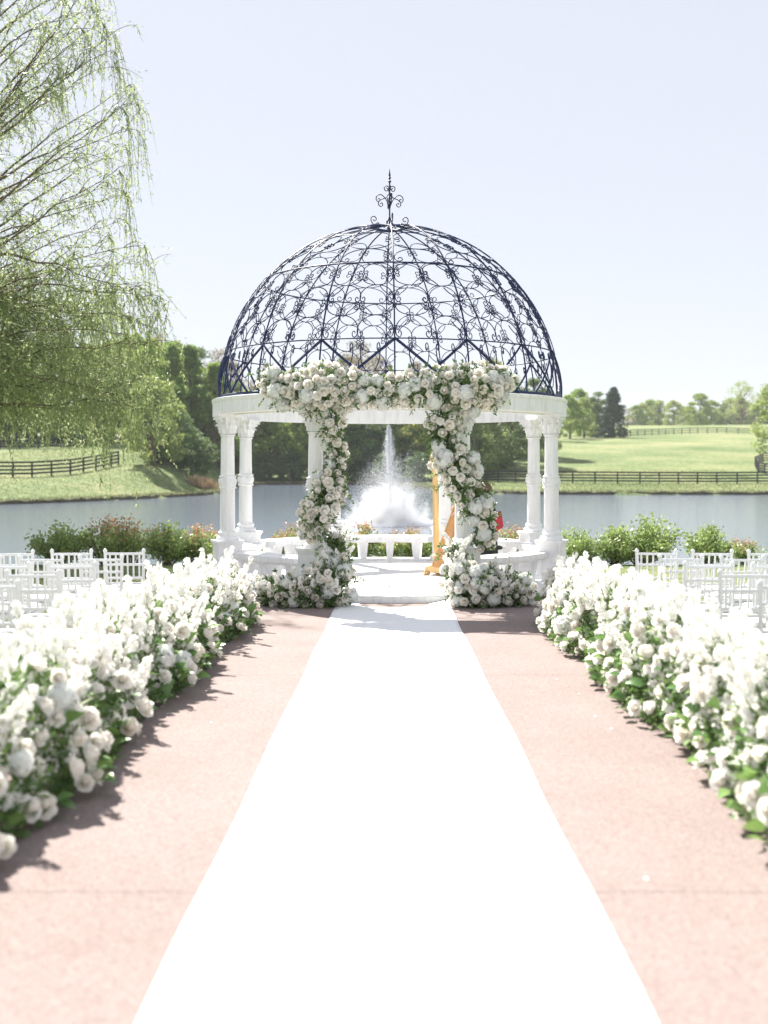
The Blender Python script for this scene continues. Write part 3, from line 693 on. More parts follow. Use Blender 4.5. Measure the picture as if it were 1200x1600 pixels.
garland('floral_arrangement', 'white flowers banked around the foot of the front column near the harp',
        [(P(714, 912, 12.98), 0.18), (P(735, 915, 12.88), 0.26), (P(770, 922, 12.9), 0.21), (P(805, 925, 12.98), 0.18), (P(825, 928, 13.05), 0.14)],
        74, 14, 22, 0, 4600, (1.1, 12.9, 0.0), 0.058, 0.09, leafn=14)
garland('floral_arrangement', 'white blossoms climbing the left side of the pedestal below the harp',
        [(P(712, 899, 13.05), 0.13), (P(714, 876, 13.10), 0.10), (P(712, 856, 13.2), 0.08)], 17, 3, 7, 0, 1000, (0.72, 13.05, 0.1), 0.052, 0.08)

def hedge(side, label, y0, y1, xin, n_rose, n_hyd, n_spk, n_leaf):
    root = thing('flower_hedge', label, 'flower hedge', (side * (xin + 0.45), (y0 + y1) / 2, pave_z((y0 + y1) / 2))); base = root.location.copy()
    taken = []
    def edge(y): return xin + 0.05 * math.sin(y * 2.3 + side) + 0.04 * math.sin(y * 5.1 + 2 * side)
    def inner(ymin=y0, ymax=y1):
        y = rnd.uniform(ymin, ymax); h = rnd.random() ** 1.15 * 0.62
        return y, h
    def put(n, rad, meshes, nm, hr, tries=25, wts=None):
        for _ in range(n):
            s = rad * rnd.uniform(0.78, 1.2)
            for _t in range(tries):
                y = rnd.uniform(y0, y1); h = hr[0] + (hr[1] - hr[0]) * rnd.random() ** 1.3
                x = edge(y) + 0.06 + 0.50 * max(0, h - 0.12) ** 1.2 + rnd.uniform(-0.05, 0.05)
                p = Vector((side * x, y, pave_z(y) + h))
                if all((p - q).length > (s + t) * 0.78 for q, t in taken):
                    taken.append((p, s)); d = Vector((-side * rnd.uniform(0.5, 1.2), rnd.uniform(-0.9, 0.35), rnd.uniform(0.1, 1.0)))
                    me = rnd.choices(meshes, wts)[0] if wts else rnd.choice(meshes)
                    place(nm, me, root, p - base, q=face(d), scale=s); break
    put(n_hyd, 0.072, HYD, 'hydrangea', (0.22, 0.55)); put(n_rose, 0.060, ROSE, 'rose', (0.07, 0.62), wts=(3, 3, 3, 3))
    for i in range(n_spk):
        y = y0 + (y1 - y0) * ((i + rnd.random()) / n_spk); x = edge(y) + 0.14 + rnd.random() ** 0.9 * 0.46
        thin = rnd.random() < 0.30
        top = min(0.74, 0.34 + 1.05 * (x - xin)) * (rnd.uniform(1.05, 1.45) if thin else rnd.uniform(0.74, 1.05)); top = min(top, 0.80); h0 = min(0.42 if thin else 0.30, top * rnd.uniform(0.2, 0.45))
        lean = Vector((-side * max(0, 0.6 - (x - xin)) * rnd.uniform(0.0, 0.9 if thin else 0.6) + rnd.gauss(0, 0.16), rnd.gauss(0, 0.30), 1)).normalized()
        place('flower_spike', rnd.choice(SPKT if thin else SPK), root, Vector((side * x, y, pave_z(y) + h0)) - base, q=face(lean), scale=min(0.52, max(0.22, top - h0)))
    for _ in range(n_leaf):
        y = rnd.uniform(y0, y1); h = 0.05 + 0.35 * rnd.random() ** 2; x = edge(y) + 0.05 + 0.4 * max(0, h - 0.1)
        d = Vector((-side * rnd.uniform(0.4, 1), rnd.uniform(-0.8, 0.3), rnd.uniform(0.1, 0.8)))
        q = d.normalized().to_track_quat('Y', 'Z') @ Quaternion((0, 1, 0), rnd.gauss(0, 0.6))
        place('leaf', LEAF, root, Vector((side * x, y, pave_z(y) + h)) - base, q=q, scale=rnd.uniform(0.07, 0.13))
    # green filling
    N = 15000; y = rng.uniform(y0, y1, N); h = rng.uniform(0, 1, N) ** 1.4 * 0.55; x = xin + 0.07 + 0.5 * np.maximum(0, h - 0.12) ** 1.2 + np.abs(rng.normal(0, 0.18, N)) + 0.05 * np.sin(y * 2.3 + side)
    x = np.minimum(x, xin + 0.66)
    C = np.stack([side * x, y, 0.0243 * (13 - y) + 0.02 + h], 1) - np.array(base); D = np.stack([-side * rng.uniform(0, 1, N), rng.normal(0, 0.6, N), rng.normal(0.3, 0.6, N)], 1)
    Vl = leaf_verts(C, D, rng.uniform(0.03, 0.075, N), rng.uniform(0.016, 0.036, N))
    zmin = 0.0243 * (13 - (Vl[:, 1] + base.y)) + 0.004 - base.z; Vl[:, 2] = np.maximum(Vl[:, 2], zmin)
    place('foliage', npmesh('foliage', Vl, 4, 'leaf'), root)['kind'] = 'stuff'
    # fine filler blossoms that nobody could count
    N = 7000; y = rng.uniform(y0, y1, N); u = rng.uniform(0, 1, N); x = xin + 0.10 + 0.52 * u; h = 0.16 + 0.38 * np.minimum(1, u * 1.7) * rng.uniform(0.25, 1.05, N)
    cl = np.sin(y * 9 + u * 7) + np.sin(y * 4.3 - u * 11); kp = cl > -0.4; y, x, h = y[kp], x[kp], h[kp]; N = len(y)
    C = np.stack([side * x, y, 0.0243 * (13 - y) + h], 1) - np.array(base); D = np.stack([-side * rng.uniform(0, 1, N), rng.normal(-0.2, 0.6, N), rng.uniform(0, 1, N)], 1)
    place('filler_blossom', npmesh('filler_blossom', florets(C, D, 0.026, rng), 4, 'spike'), root)['kind'] = 'stuff'
    return root
hedge(-1, 'dense white flower hedge lining the aisle on the side of the willow', 2.9, 11.6, 1.40, 185, 12, 300, 150)
hedge(1, 'dense white flower hedge lining the aisle on the side of the harp', 2.9, 11.5, 1.46, 185, 12, 300, 150)

# a few fallen petals on the pavement
for i, (x, y) in enumerate(((905, 1085), (930, 1120), (870, 1062), (840, 1010), (1010, 1375), (880, 1180), (955, 1140), (330, 1130))):
    Yg = 2390.0 / (y - 763); p = Vector(((x - CX) * Yg / FPX, Yg, pave_z(Yg) + 0.002)); b = MB()
    b.add([(-0.012, 0, 0), (0, -0.009, 0.004), (0.013, 0, 0.006), (0, 0.010, 0.003)], [(0, 1, 2, 3)])
    o = b.build('fallen_petal', 'petal', None, p, rnd.uniform(0, 6)); tag(o, 'tiny cream petal fallen on the pink pavement', 'petal', 'petals fallen on the pavement')

# ------------------------------------------------------------------ chairs
def chair_parts():
    out = []
    def leg(x0, y0, z0, x1, y1, z1, r=0.017):
        b = MB(); a = Vector((x0, y0, z0)); c = Vector((x1, y1, z1)); ts = [0, 0.03, 0.06, 0.3, 0.31, 0.33, 0.34, 0.6, 0.61, 0.63, 0.64, 1]
        b.tube([a.lerp(c, t) for t in ts], [r * 0.8, r * 0.9, r, r, r * 1.25, r * 1.25, r, r, r * 1.25, r * 1.25, r, r], 8); return b
    def bar(a, c, r=0.011, n=6): b = MB(); b.tube([a, Vector(a).lerp(Vector(c), 0.5), c], r, n); return b
    H = 0.88
    for s in (-1, 1):
        l = leg(s * 0.165, -0.21, 0, s * 0.175, -0.19, 0.44); l.tube([(s * 0.175, -0.19, 0.44), (s * 0.182, -0.205, 0.62), (s * 0.192, -0.235, H - 0.02)], [0.017, 0.016, 0.015], 8)
        l.lathe([(0.012, H - 0.025), (0.02, H - 0.012), (0.021, H), (0.014, H + 0.012), (0.004, H + 0.018)], 8, (s * 0.192, -0.235, 0)); out.append(('back_post', l, 'white_paint'))
        out.append(('front_leg', leg(s * 0.19, 0.19, 0, s * 0.19, 0.19, 0.44), 'white_paint'))
        out.append(('stretcher', bar((s * 0.168, -0.205, 0.2), (s * 0.19, 0.19, 0.2)), 'white_paint'))
    out.append(('stretcher', bar((-0.19, 0.19, 0.24), (0.19, 0.19, 0.24)), 'white_paint')); out.append(('stretcher', bar((-0.168, -0.2, 0.24), (0.168, -0.2, 0.24)), 'white_paint'))
    for z, x, y, nm in ((H - 0.035, 0.19, -0.231, 'top_rail'), (0.735, 0.188, -0.219, 'back_rail'), (0.60, 0.183, -0.203, 'back_rail'), (0.545, 0.18, -0.2, 'back_rail')):
        out.append((nm, bar((-x, y, z), (x, y, z), 0.0135), 'white_paint'))
    for i in range(6):
        u = (i + 0.5) / 6 * 2 - 1
        out.append(('spindle', bar((u * 0.170, -0.203, 0.60), (u * 0.176, -0.231, H - 0.035), 0.0095), 'white_paint'))
    s = MB(); s.box((0, 0, 0.44), (0.41, 0.41, 0.035)); out.append(('seat', s, 'white_paint'))
    c = MB()
    prof = [(-0.0, 0.0), (0.185, 0.0), (0.205, 0.012), (0.205, 0.035), (0.185, 0.05), (0.10, 0.058)]
    V = []; m = 32
    for r, z in prof[1:]:
        for k in range(m):
            q = 2 * PI * (k + 0.5) / m; cx, cy = math.cos(q), math.sin(q); f = 1 / max(abs(cx), abs(cy)) ** 0.82; V.append((r * cx * f * 0.97, r * cy * f * 0.97, 0.458 + z))
    nn = len(prof) - 1
    c.add(V, [(i * m + k, i * m + (k + 1) % m, (i + 1) * m + (k + 1) % m, (i + 1) * m + k) for i in range(nn - 1) for k in range(m)] + [tuple(range(m - 1, -1, -1)), tuple((nn - 1) * m + k for k in range(m))])
    out.append(('cushion', c, 'cushion'))
    return [(nm, b.mesh(nm, mt, True), nm) for nm, b, mt in out]
CP = chair_parts()
for nm, me, _ in CP: me.set_sharp_from_angle(angle=R(40))
ordn = ['front', 'second', 'third', 'fourth', 'fifth', 'sixth', 'seventh', 'eighth']
seatn = ['beside the flower hedge', 'second from the flower hedge', 'third from the flower hedge', 'fourth from the flower hedge', 'fifth from the flower hedge']
for side, sname in ((-1, 'willow side'), (1, 'harp side')):
    for r_ in range(7):
        Yr = 11.05 - 0.92 * r_
        for s_ in range(5):
            X = side * (2.67 + 0.545 * s_ + (0.0 if side < 0 else -0.02)); Yc = Yr - 0.06 * s_ + rnd.uniform(-0.03, 0.03)
            if abs(X) - 0.25 > 612 * (Yc + 0.3) / FPX + (0.0 if side < 0 else -0.02): continue
            X += rnd.uniform(-0.015, 0.015)
            t = thing('chair', f'white spindle-back chair, {sname}, {ordn[r_]} row, {seatn[s_]}', 'chair', (X, Yc, ht(X, Yc) + 0.0), side * R(5) * -1 * 0.6 + R(rnd.uniform(-3, 3)), 'white chairs in rows beside the aisle')
            for nm, me, _ in CP: place(nm, me, t)

# ------------------------------------------------------------------ harp
hp = thing('harp', 'gilded concert harp standing on the gazebo floor behind the right garland', 'harp', (0.66, 15.7, 0.1005), R(-32))
b = MB(); b.lathe([(0.06, 0.13), (0.075, 0.15), (0.062, 0.17), (0.05, 0.19), (0.05, 0.24), (0.064, 0.26), (0.064, 0.28), (0.043, 0.30), (0.041, 0.36), (0.034, 1.40), (0.045, 1.42), (0.045, 1.45), (0.038, 1.46), (0.05, 1.50), (0.056, 1.58), (0.05, 1.62), (0.066, 1.66), (0.072, 1.70), (0.055, 1.72), (0.06, 1.76), (0.03, 1.80), (0.01, 1.81)], 20)
b.v = [(x - 0.045 * (z / 1.8), y, z) for x, y, z in b.v]
colh = autosmooth(b.build('column', 'gold', hp), 40)
for k in range(10):
    a = 2 * PI * k / 10; b = MB(); b.tube([((0.041 - 0.007 * t) * math.cos(a) - 0.045 * (0.36 + 1.02 * t) / 1.8, (0.041 - 0.007 * t) * math.sin(a), 0.36 + 1.02 * t) for t in (0, 0.5, 1)], 0.006, 5); b.build('flute', 'gold', colh)
b = MB(); b.box((0.12, 0, 0.095), (0.46, 0.34, 0.05)); b.box((0.12, 0, 0.055), (0.42, 0.30, 0.035)); b.box((0.12, 0, 0.128), (0.38, 0.28, 0.02)); autosmooth(b.build('base', 'gold', hp))
for x, y in ((-0.09, -0.15), (-0.09, 0.15), (0.32, -0.13), (0.32, 0.13)):
    b = MB(); b.lathe([(0.03, 0.0), (0.05, 0.01), (0.055, 0.03), (0.035, 0.05), (0.045, 0.07)], 12, (x, y, 0)); autosmooth(b.build('foot', 'gold', hp))
# soundbox: tapered half-round body rising to the shoulder
b = MB(); V = []; m = 12; p0 = Vector((0.03, 0, 0.14)); p1 = Vector((0.50, 0, 1.42)); ax = (p1 - p0).normalized(); back = Vector((ax.z, 0, -ax.x))
for j in range(9):
    t = j / 8; c = p0.lerp(p1, t); wd = 0.19 * (1 - t) + 0.06 * t; dp = 0.20 * (1 - t) + 0.07 * t
    for k in range(m): q = PI * k / (m - 1); V.append(c + Vector((0, 1, 0)) * wd * math.cos(q) + back * dp * math.sin(q))
b.add(V, [(j * m + k, j * m + (k + 1) % m, (j + 1) * m + (k + 1) % m, (j + 1) * m + k) for j in range(8) for k in range(m)] + [tuple(range(m)), tuple(8 * m + k for k in range(m - 1, -1, -1))])
autosmooth(b.build('soundbox', 'harpwood', hp))
b = MB(); V = []
for j in range(9):
    t = j / 8; c = p0.lerp(p1, t) - back * 0.008; wd = 0.185 * (1 - t) + 0.058 * t
    V += [c - Vector((0, wd, 0)), c + Vector((0, wd, 0)), c + Vector((0, wd, 0)) - back * 0.012, c - Vector((0, wd, 0)) - back * 0.012]
b.add(V, [(j * 4 + k, j * 4 + (k + 1) % 4, j * 4 + 4 + (k + 1) % 4, j * 4 + 4 + k) for j in range(8) for k in range(4)])
b.build('soundboard', 'gold', hp)
neck = [Vector((-0.04, 0, 1.70)), Vector((0.08, 0, 1.73)), Vector((0.20, 0, 1.64)), Vector((0.32, 0, 1.50)), Vector((0.44, 0, 1.45)), Vector((0.54, 0, 1.49)), Vector((0.60, 0, 1.43))]
b = MB(); b.tube(neck, [0.045, 0.05, 0.05, 0.052, 0.055, 0.06, 0.04], 8); b.build('neck', 'gold', hp, smooth=True)
for k in range(24):
    t = 0.05 + 0.86 * k / 23; a = p0.lerp(p1, t) - back * 0.02; f = (0.08 + 0.86 * k / 23) * 6; i = min(5, int(f)); c = neck[i].lerp(neck[i + 1], f - i) - Vector((0, 0.03, 0.02))
    b = MB(); b.tube([a, c], 0.0016, 3); b.build('string', 'string', hp)
b = MB(); b.box((0.0, 0, 0), (0.03, 0.03, 0.012)); pm = b.mesh('pedal', 'gold')
for y in (-0.12, -0.07, 0.0, 0.06, 0.12): place('pedal', pm, hp, (0.36, y, 0.085))

# ------------------------------------------------------------------ harpist, seated behind the flowers
def skin_mesh(name, nodes, edges, matn, sub=2, root=0):
    me = bpy.data.meshes.new(name); me.from_pydata([p for p, _ in nodes], edges, []); o = bpy.data.objects.new(name, me); COL.objects.link(o)
    mo = o.modifiers.new('skin', 'SKIN'); mo.use_smooth_shade = True
    for i, (_, r) in enumerate(nodes):
        r = r if isinstance(r, tuple) else (r, r); me.skin_vertices[0].data[i].radius = r; me.skin_vertices[0].data[i].use_root = (i == root)
    s = o.modifiers.new('sub', 'SUBSURF'); s.levels = sub; s.render_levels = sub
    dg = bpy.context.evaluated_depsgraph_get(); ev = o.evaluated_get(dg); m2 = bpy.data.meshes.new_from_object(ev); bpy.data.objects.remove(o); bpy.data.meshes.remove(me)
    m2.name = name; m2.materials.clear(); m2.materials.append(M[matn]); m2.polygons.foreach_set('use_smooth', [True] * len(m2.polygons)); return m2
HX, HY = 1.40, 15.45
pr = thing('person', 'seated harpist in black with a red shawl, mostly hidden by the garland', 'person', (HX, HY, 0.1005), R(180))
# local frame: +x is forward (towards the harp), z up from the floor; turned so forward is -X
nd = [((0, 0, 0.56), 0.15), ((0.0, 0, 0.70), (0.135, 0.11)), ((0.01, 0, 0.86), (0.15, 0.11)), ((0.02, 0, 0.99), (0.14, 0.10)), ((0.03, 0, 1.07), 0.055), ((0.05, 0, 1.13), 0.05),
      ((0.02, 0.17, 0.98), 0.06), ((0.10, 0.22, 0.78), 0.048), ((0.30, 0.12, 0.86), 0.038), ((0.38, 0.08, 0.90), 0.028),
      ((0.02, -0.17, 0.98), 0.06), ((0.12, -0.22, 0.80), 0.048), ((0.30, -0.14, 0.94), 0.038), ((0.38, -0.10, 0.99), 0.028),
      ((0.02, 0.10, 0.54), 0.105), ((0.40, 0.14, 0.53), 0.075), ((0.42, 0.15, 0.10), 0.045), ((0.40, 0.15, 0.05), 0.04),
      ((0.02, -0.10, 0.54), 0.105), ((0.40, -0.14, 0.53), 0.075), ((0.40, -0.15, 0.10), 0.045), ((0.38, -0.15, 0.05), 0.04)]
ed = [(0, 1), (1, 2), (2, 3), (3, 4), (4, 5), (3, 6), (6, 7), (7, 8), (8, 9), (3, 10), (10, 11), (11, 12), (12, 13), (0, 14), (14, 15), (15, 16), (16, 17), (0, 18), (18, 19), (19, 20), (20, 21)]
body = place('body', skin_mesh('body', nd, ed, 'black_cloth'), pr)
# head: shaped ellipsoid with nose, chin and ears, face forward (+x)
b = MB(); nu, nv = 20, 14; V = []
for j in range(nv + 1):
    ph = PI * j / nv - PI / 2
    for i in range(nu):
        a = 2 * PI * i / nu; x = math.cos(ph) * math.cos(a); y = math.cos(ph) * math.sin(a); z = math.sin(ph)
        sx = 0.092 * (1 + (0.10 if z < -0.2 and x > 0 else 0)); p = Vector((x * sx, y * 0.074 * (1 - 0.18 * max(0, -z)), z * 0.115))
        if x > 0.85 and -0.35 < z < 0.25: p.x += 0.018 * (1 - abs(z + 0.08) / 0.4)
        V.append(p + Vector((0.075, 0, 1.235)))
b.add(V, [(j * nu + i, j * nu + (i + 1) % nu, (j + 1) * nu + (i + 1) % nu, (j + 1) * nu + i) for j in range(nv) for i in range(nu)])
for s in (-1, 1): b.tube([(0.06, s * 0.074, 1.20), (0.05, s * 0.082, 1.235), (0.06, s * 0.076, 1.265)], [0.008, 0.014, 0.009], 6)
head = b.build('head', 'skin', pr, smooth=True)
for s in (-1, 1):
    b = MB(); b.lathe([(0.002, -0.008), (0.011, -0.004), (0.011, 0.004), (0.002, 0.008)], 8, (0.158, s * 0.03, 1.245)); b.build('eye', 'eye', head)
b = MB(); b.tube([(0.158, -0.022, 1.178), (0.166, 0, 1.18), (0.158, 0.022, 1.178)], [0.003, 0.007, 0.003], 6); b.build('mouth', 'lip', head)
b = MB(); V = []
for j in range(9):
    t = j / 8
    for i in range(17):
        a = PI * 0.28 + (2 * PI - PI * 0.56) * i / 16; hgt = 1.36 - 0.24 * t; rr = 0.105 * math.sin(min(1.0, 0.15 + t * 1.5) * PI / 2)
        V.append((0.062 + rr * math.cos(a), rr * 0.88 * math.sin(a), hgt))
b.add(V, [(j * 17 + i, j * 17 + i + 1, (j + 1) * 17 + i + 1, (j + 1) * 17 + i) for j in range(8) for i in range(16)]); b.lathe([(0.01, 1.362), (0.03, 1.36), (0.04, 1.345)], 12, (0.06, 0, 0)); b.build('hair', 'hair', pr, smooth=True)
# hands with five fingers each, reaching for the strings
for s, hb in ((1, Vector((0.40, 0.075, 0.905))), (-1, Vector((0.40, -0.095, 0.995)))):
    nodes = [(tuple(hb), 0.024), (tuple(hb + Vector((0.05, 0, 0.005))), (0.012, 0.032)), (tuple(hb + Vector((0.085, 0, 0.0))), (0.011, 0.034))]; edges = [(0, 1), (1, 2)]
    for f, (dy, ln) in enumerate(((-0.027, 0.062), (-0.009, 0.074), (0.009, 0.069), (0.026, 0.052))):
        i0 = len(nodes); p = hb + Vector((0.09, dy, 0)); nodes += [(tuple(p + Vector((ln * 0.45, dy * 0.2, -0.006))), 0.0085), (tuple(p + Vector((ln * 0.75, dy * 0.3, -0.026))), 0.008), (tuple(p + Vector((ln * 0.82, dy * 0.3, -0.046))), 0.007)]; edges += [(2, i0), (i0, i0 + 1), (i0 + 1, i0 + 2)]
    i0 = len(nodes); nodes += [(tuple(hb + Vector((0.05, -s * 0.04, -0.005))), 0.010), (tuple(hb + Vector((0.085, -s * 0.058, 0.012))), 0.009)]; edges += [(1, i0), (i0, i0 + 1)]
    place('hand', skin_mesh('hand', nodes, edges, 'skin', 1), pr)
# dress skirt falling over the lap, red shawl over back, red shoes
b = MB(); V = []
for j in range(8):
    t = j / 7
    for i in range(24):
        a = 2 * PI * i / 24; z = 0.60 - 0.50 * t; fx = 0.20 + 0.10 * t; V.append((0.18 + (0.28 + 0.04 * t) * math.cos(a) + 0.015 * math.sin(a * 7) * t, (0.20 + 0.05 * t) * math.sin(a) + 0.015 * math.cos(a * 6) * t, z))
b.add(V, [(j * 24 + i, j * 24 + (i + 1) % 24, (j + 1) * 24 + (i + 1) % 24, (j + 1) * 24 + i) for j in range(7) for i in range(24)] + [tuple(range(24))]); b.build('skirt', 'black_cloth', pr, smooth=True)
b = MB(); V = []
for j in range(9):
    t = j / 8
    for i in range(15):
        a = PI * 0.62 + PI * 0.76 * i / 14; V.append((0.0 + (0.155 + 0.015 * math.sin(i * 1.9)) * math.cos(a) * (1 + 0.2 * t), (0.20 - 0.02 * t + 0.01 * math.sin(i * 2.3)) * math.sin(a) * (1 + 0.25 * t), 0.90 - 0.22 * t + 0.03 * math.cos(a * 2)))
b.add(V, [(j * 15 + i, j * 15 + i + 1, (j + 1) * 15 + i + 1, (j + 1) * 15 + i) for j in range(8) for i in range(14)]); b.build('shawl', 'red_cloth', pr, smooth=True)
for s in (-1, 1):
    b = MB(); b.tube([(0.34, s * 0.15, 0.035), (0.42, s * 0.15, 0.045), (0.52, s * 0.15, 0.028), (0.57, s * 0.15, 0.02)], [0.03, 0.036, 0.03, 0.015], 8); b.build('shoe', 'red_cloth', pr, smooth=True)
st = thing('stool', 'round black stool under the seated harpist', 'stool', (HX, HY, 0.1005))
b = MB(); b.lathe([(0.17, 0.385), (0.185, 0.395), (0.185, 0.42), (0.16, 0.432)], 24); autosmooth(b.build('seat', 'black_cloth', st))
for k in range(4):
    a = PI / 4 + k * PI / 2; b = MB(); b.tube([(0.15 * math.cos(a), 0.15 * math.sin(a), 0), (0.12 * math.cos(a), 0.12 * math.sin(a), 0.386)], 0.013, 6); b.build('leg', 'black_cloth', st)

# ------------------------------------------------------------------ fountain in the pond
FY = 56.0; FXc = (607 - CX) * FY / FPX
ft = thing('fountain', 'floating pond fountain throwing a tall white jet and wide spray', 'fountain', (FXc, FY, WZ))
b = MB(); b.lathe([(0.5, -0.1), (0.6, 0.0), (0.55, 0.12), (0.2, 0.16), (0.08, 0.3), (0.06, 0.42)], 20); autosmooth(b.build('float', 'fence', ft))
def drops(name, C, size):
    N = len(C); s = size[:, None]; B_ = np.array([(1, 0, 0), (-0.4, 0.9, 0), (-0.4, -0.9, 0), (0, 0, 1.3)]); 
    V = C[:, None, :] + B_[None] * s[:, None]
    tri = V[:, [0, 1, 3, 1, 2, 3, 2, 0, 3, 0, 2, 1]].reshape(-1, 3); me = npmesh(name, tri, 3, 'drop'); o = place(name, me, ft); o['kind'] = 'stuff'
N = 16000; t = rng.uniform(0, 1, N) ** 0.75; H_ = 4.85; z = 0.3 + H_ * t; a = rng.uniform(0, 2 * PI, N)
rj = np.abs(rng.normal(0, 0.45, N)) * (1 - t) ** 0.8 + np.abs(rng.normal(0, 0.025, N)); rj = np.where(rng.uniform(0, 1, N) < 0.25, np.abs(rng.normal(0, 0.045, N)), rj)
drops('jet', np.stack([rj * np.cos(a) + 0.10 * (1 - t), rj * np.sin(a), z], 1), rng.uniform(0.006, 0.022, N))
N = 52000; a = rng.uniform(0, 2 * PI, N); tt = rng.uniform(0, 1, N) ** 0.8; v = 0.55 + 0.45 * rng.uniform(0, 1, N) ** 0.6; lob = 1 + 0.16 * np.sin(a * 5 + 1) + 0.10 * np.sin(a * 9)
rr = 2.35 * tt * v * lob + rng.normal(0, 0.14, N); hz_ = 2.75 * (4 * tt * (1 - tt)) * v ** 2 * lob ** 2 * 0.9 + np.abs(rng.normal(0, 0.22, N))
drops('spray', np.stack([rr * np.cos(a) + 0.04 * hz_ ** 2, rr * np.sin(a), np.maximum(hz_, 0.02)], 1), rng.uniform(0.004, 0.015, N))
N = 9000; q = rng.normal(size=(N, 3)) * np.array([0.95, 0.95, 0.62]); q[:, 2] = np.abs(q[:, 2]) + 0.02
drops('mist_drops', q, rng.uniform(0.006, 0.02, N))
mm = bpy.data.materials.new('mist'); mm.use_nodes = True; mn = mm.node_tree; mn.nodes.remove(mn.nodes['Principled BSDF']); pv = mn.nodes.new('ShaderNodeVolumePrincipled'); pv.inputs['Color'].default_value = (0.99, 0.99, 0.99, 1); pv.inputs['Anisotropy'].default_value = 0.1
tc = mn.nodes.new('ShaderNodeTexCoord'); vl = mn.nodes.new('ShaderNodeVectorMath'); vl.operation = 'LENGTH'; sc3 = mn.nodes.new('ShaderNodeVectorMath'); sc3.operation = 'MULTIPLY'; sc3.inputs[1].default_value = (1 / 2.3, 1 / 2.3, 1 / 2.1)
nz = mn.nodes.new('ShaderNodeTexNoise'); nz.inputs['Scale'].default_value = 1.7; nz.inputs['Detail'].default_value = 4
m1 = mn.nodes.new('ShaderNodeMath'); m1.operation = 'MULTIPLY_ADD'; m1.inputs[1].default_value = -1.0; m1.inputs[2].default_value = 0.95
m2 = mn.nodes.new('ShaderNodeMath'); m2.operation = 'MULTIPLY_ADD'; m2.inputs[1].default_value = 1.7; m3 = mn.nodes.new('ShaderNodeMath'); m3.operation = 'MULTIPLY'; m3.inputs[1].default_value = 4.2; m3.use_clamp = False
m4 = mn.nodes.new('ShaderNodeMath'); m4.operation = 'MAXIMUM'; m4.inputs[1].default_value = 0.0; m5 = mn.nodes.new('ShaderNodeMath'); m5.operation = 'ADD'; m5.inputs[1].default_value = -0.45
mn.links.new(tc.outputs['Object'], sc3.inputs[0]); mn.links.new(sc3.outputs[0], vl.inputs[0]); mn.links.new(vl.outputs['Value'], m1.inputs[0]); mn.links.new(tc.outputs['Object'], nz.inputs['Vector'])
mn.links.new(nz.outputs['Fac'], m5.inputs[0]); mn.links.new(m5.outputs[0], m2.inputs[0]); mn.links.new(m1.outputs[0], m2.inputs[2]); mn.links.new(m2.outputs[0], m4.inputs[0]); m6 = mn.nodes.new('ShaderNodeMath'); m6.operation = 'POWER'; m6.inputs[1].default_value = 2.0; mn.links.new(m4.outputs[0], m6.inputs[0]); mn.links.new(m6.outputs[0], m3.inputs[0]); mn.links.new(m3.outputs[0], pv.inputs['Density'])
mn.links.new(pv.outputs[0], mn.nodes['Material Output'].inputs['Volume']); M['mist'] = mm
b = MB(); b.lathe([(2.4, 0.015), (2.45, 0.6), (2.2, 1.2), (1.6, 1.8), (0.8, 2.15), (0.1, 2.2)], 24); o = b.build('mist', 'mist', ft); o['kind'] = 'stuff'
N = 12000; a = rng.uniform(0, 2 * PI, N); rr = 2.6 * rng.uniform(0, 1, N) ** 0.6; drops('splash', np.stack([rr * np.cos(a), rr * np.sin(a), np.abs(rng.normal(0, 0.10, N))], 1), rng.uniform(0.01, 0.035, N))

# ------------------------------------------------------------------ trees
def tree_meshes(name, seed, H, W, kind, mname, leaf, nclu, nper, trunk_h=0.25):
    rg = np.random.default_rng(seed); r_ = random.Random(seed)
    z0 = H * trunk_h; C = []
    for i in range(nclu):
        t = rg.uniform(0, 1)
        if kind == 'cone': z = z0 + (H - z0) * t ** 1.1; rad = W * 0.5 * (1 - (z - z0) / (H - z0)) ** 0.8 + 0.05 * W; rr = rad * rg.uniform(0.45, 1.0)
        else:
            z = z0 + (H - z0) * t; e = (z - z0) / (H - z0); rad = W * 0.5 * (math.sin(PI * min(1, 0.16 + 0.84 * e ** 0.85)) ** 0.6); rr = rad * rg.uniform(0.3, 1.0) ** 0.6
        a = rg.uniform(0, 2 * PI); C.append((rr * math.cos(a) * rg.uniform(0.85, 1.12), rr * math.sin(a), z))
    C = np.array(C); cs = rg.uniform(0.5, 1.0, nclu) * W * (0.11 if kind != 'cone' else 0.085)
    idx = np.repeat(np.arange(nclu), nper); N = len(idx)
    off = rg.normal(size=(N, 3)); off /= np.linalg.norm(off, axis=1, keepdims=True); off *= (rg.uniform(0, 1, N) ** 0.5)[:, None] * cs[idx][:, None] * np.array([1.25, 1.25, 0.8])
    L_ = C[idx] + off; D = off * 0.8 / cs[idx][:, None] + rg.normal(0, 0.7, (N, 3)) + np.array([0, 0, -0.1])
    V = leaf_verts(L_, D, leaf * rg.uniform(0.6, 1.4, N), leaf * 0.62 * rg.uniform(0.6, 1.4, N), 0.12, rg)
    crown = npmesh('crown', V, 4, mname)
    b = MB(); rt = H * 0.020 + 0.06
    b.tube([(0, 0, -0.4), (0.02 * W, 0, z0 * 0.6), (-0.01 * W, 0.01 * W, z0 + 0.3 * (H - z0)), (0.01 * W, 0, z0 + 0.75 * (H - z0))], [rt * 1.25, rt, rt * 0.7, rt * 0.25], 7)
    for k in range(min(nclu, 16)):
        c = C[r_.randrange(nclu)]; zb = max(z0 * 0.7, c[2] - W * 0.35); b.tube([(0, 0, zb), (c[0] * 0.5, c[1] * 0.5, (zb + c[2]) / 2 + 0.2), tuple(c)], [rt * 0.4, rt * 0.22, rt * 0.08], 5)
    return b.mesh('trunk', 'bark', True), crown
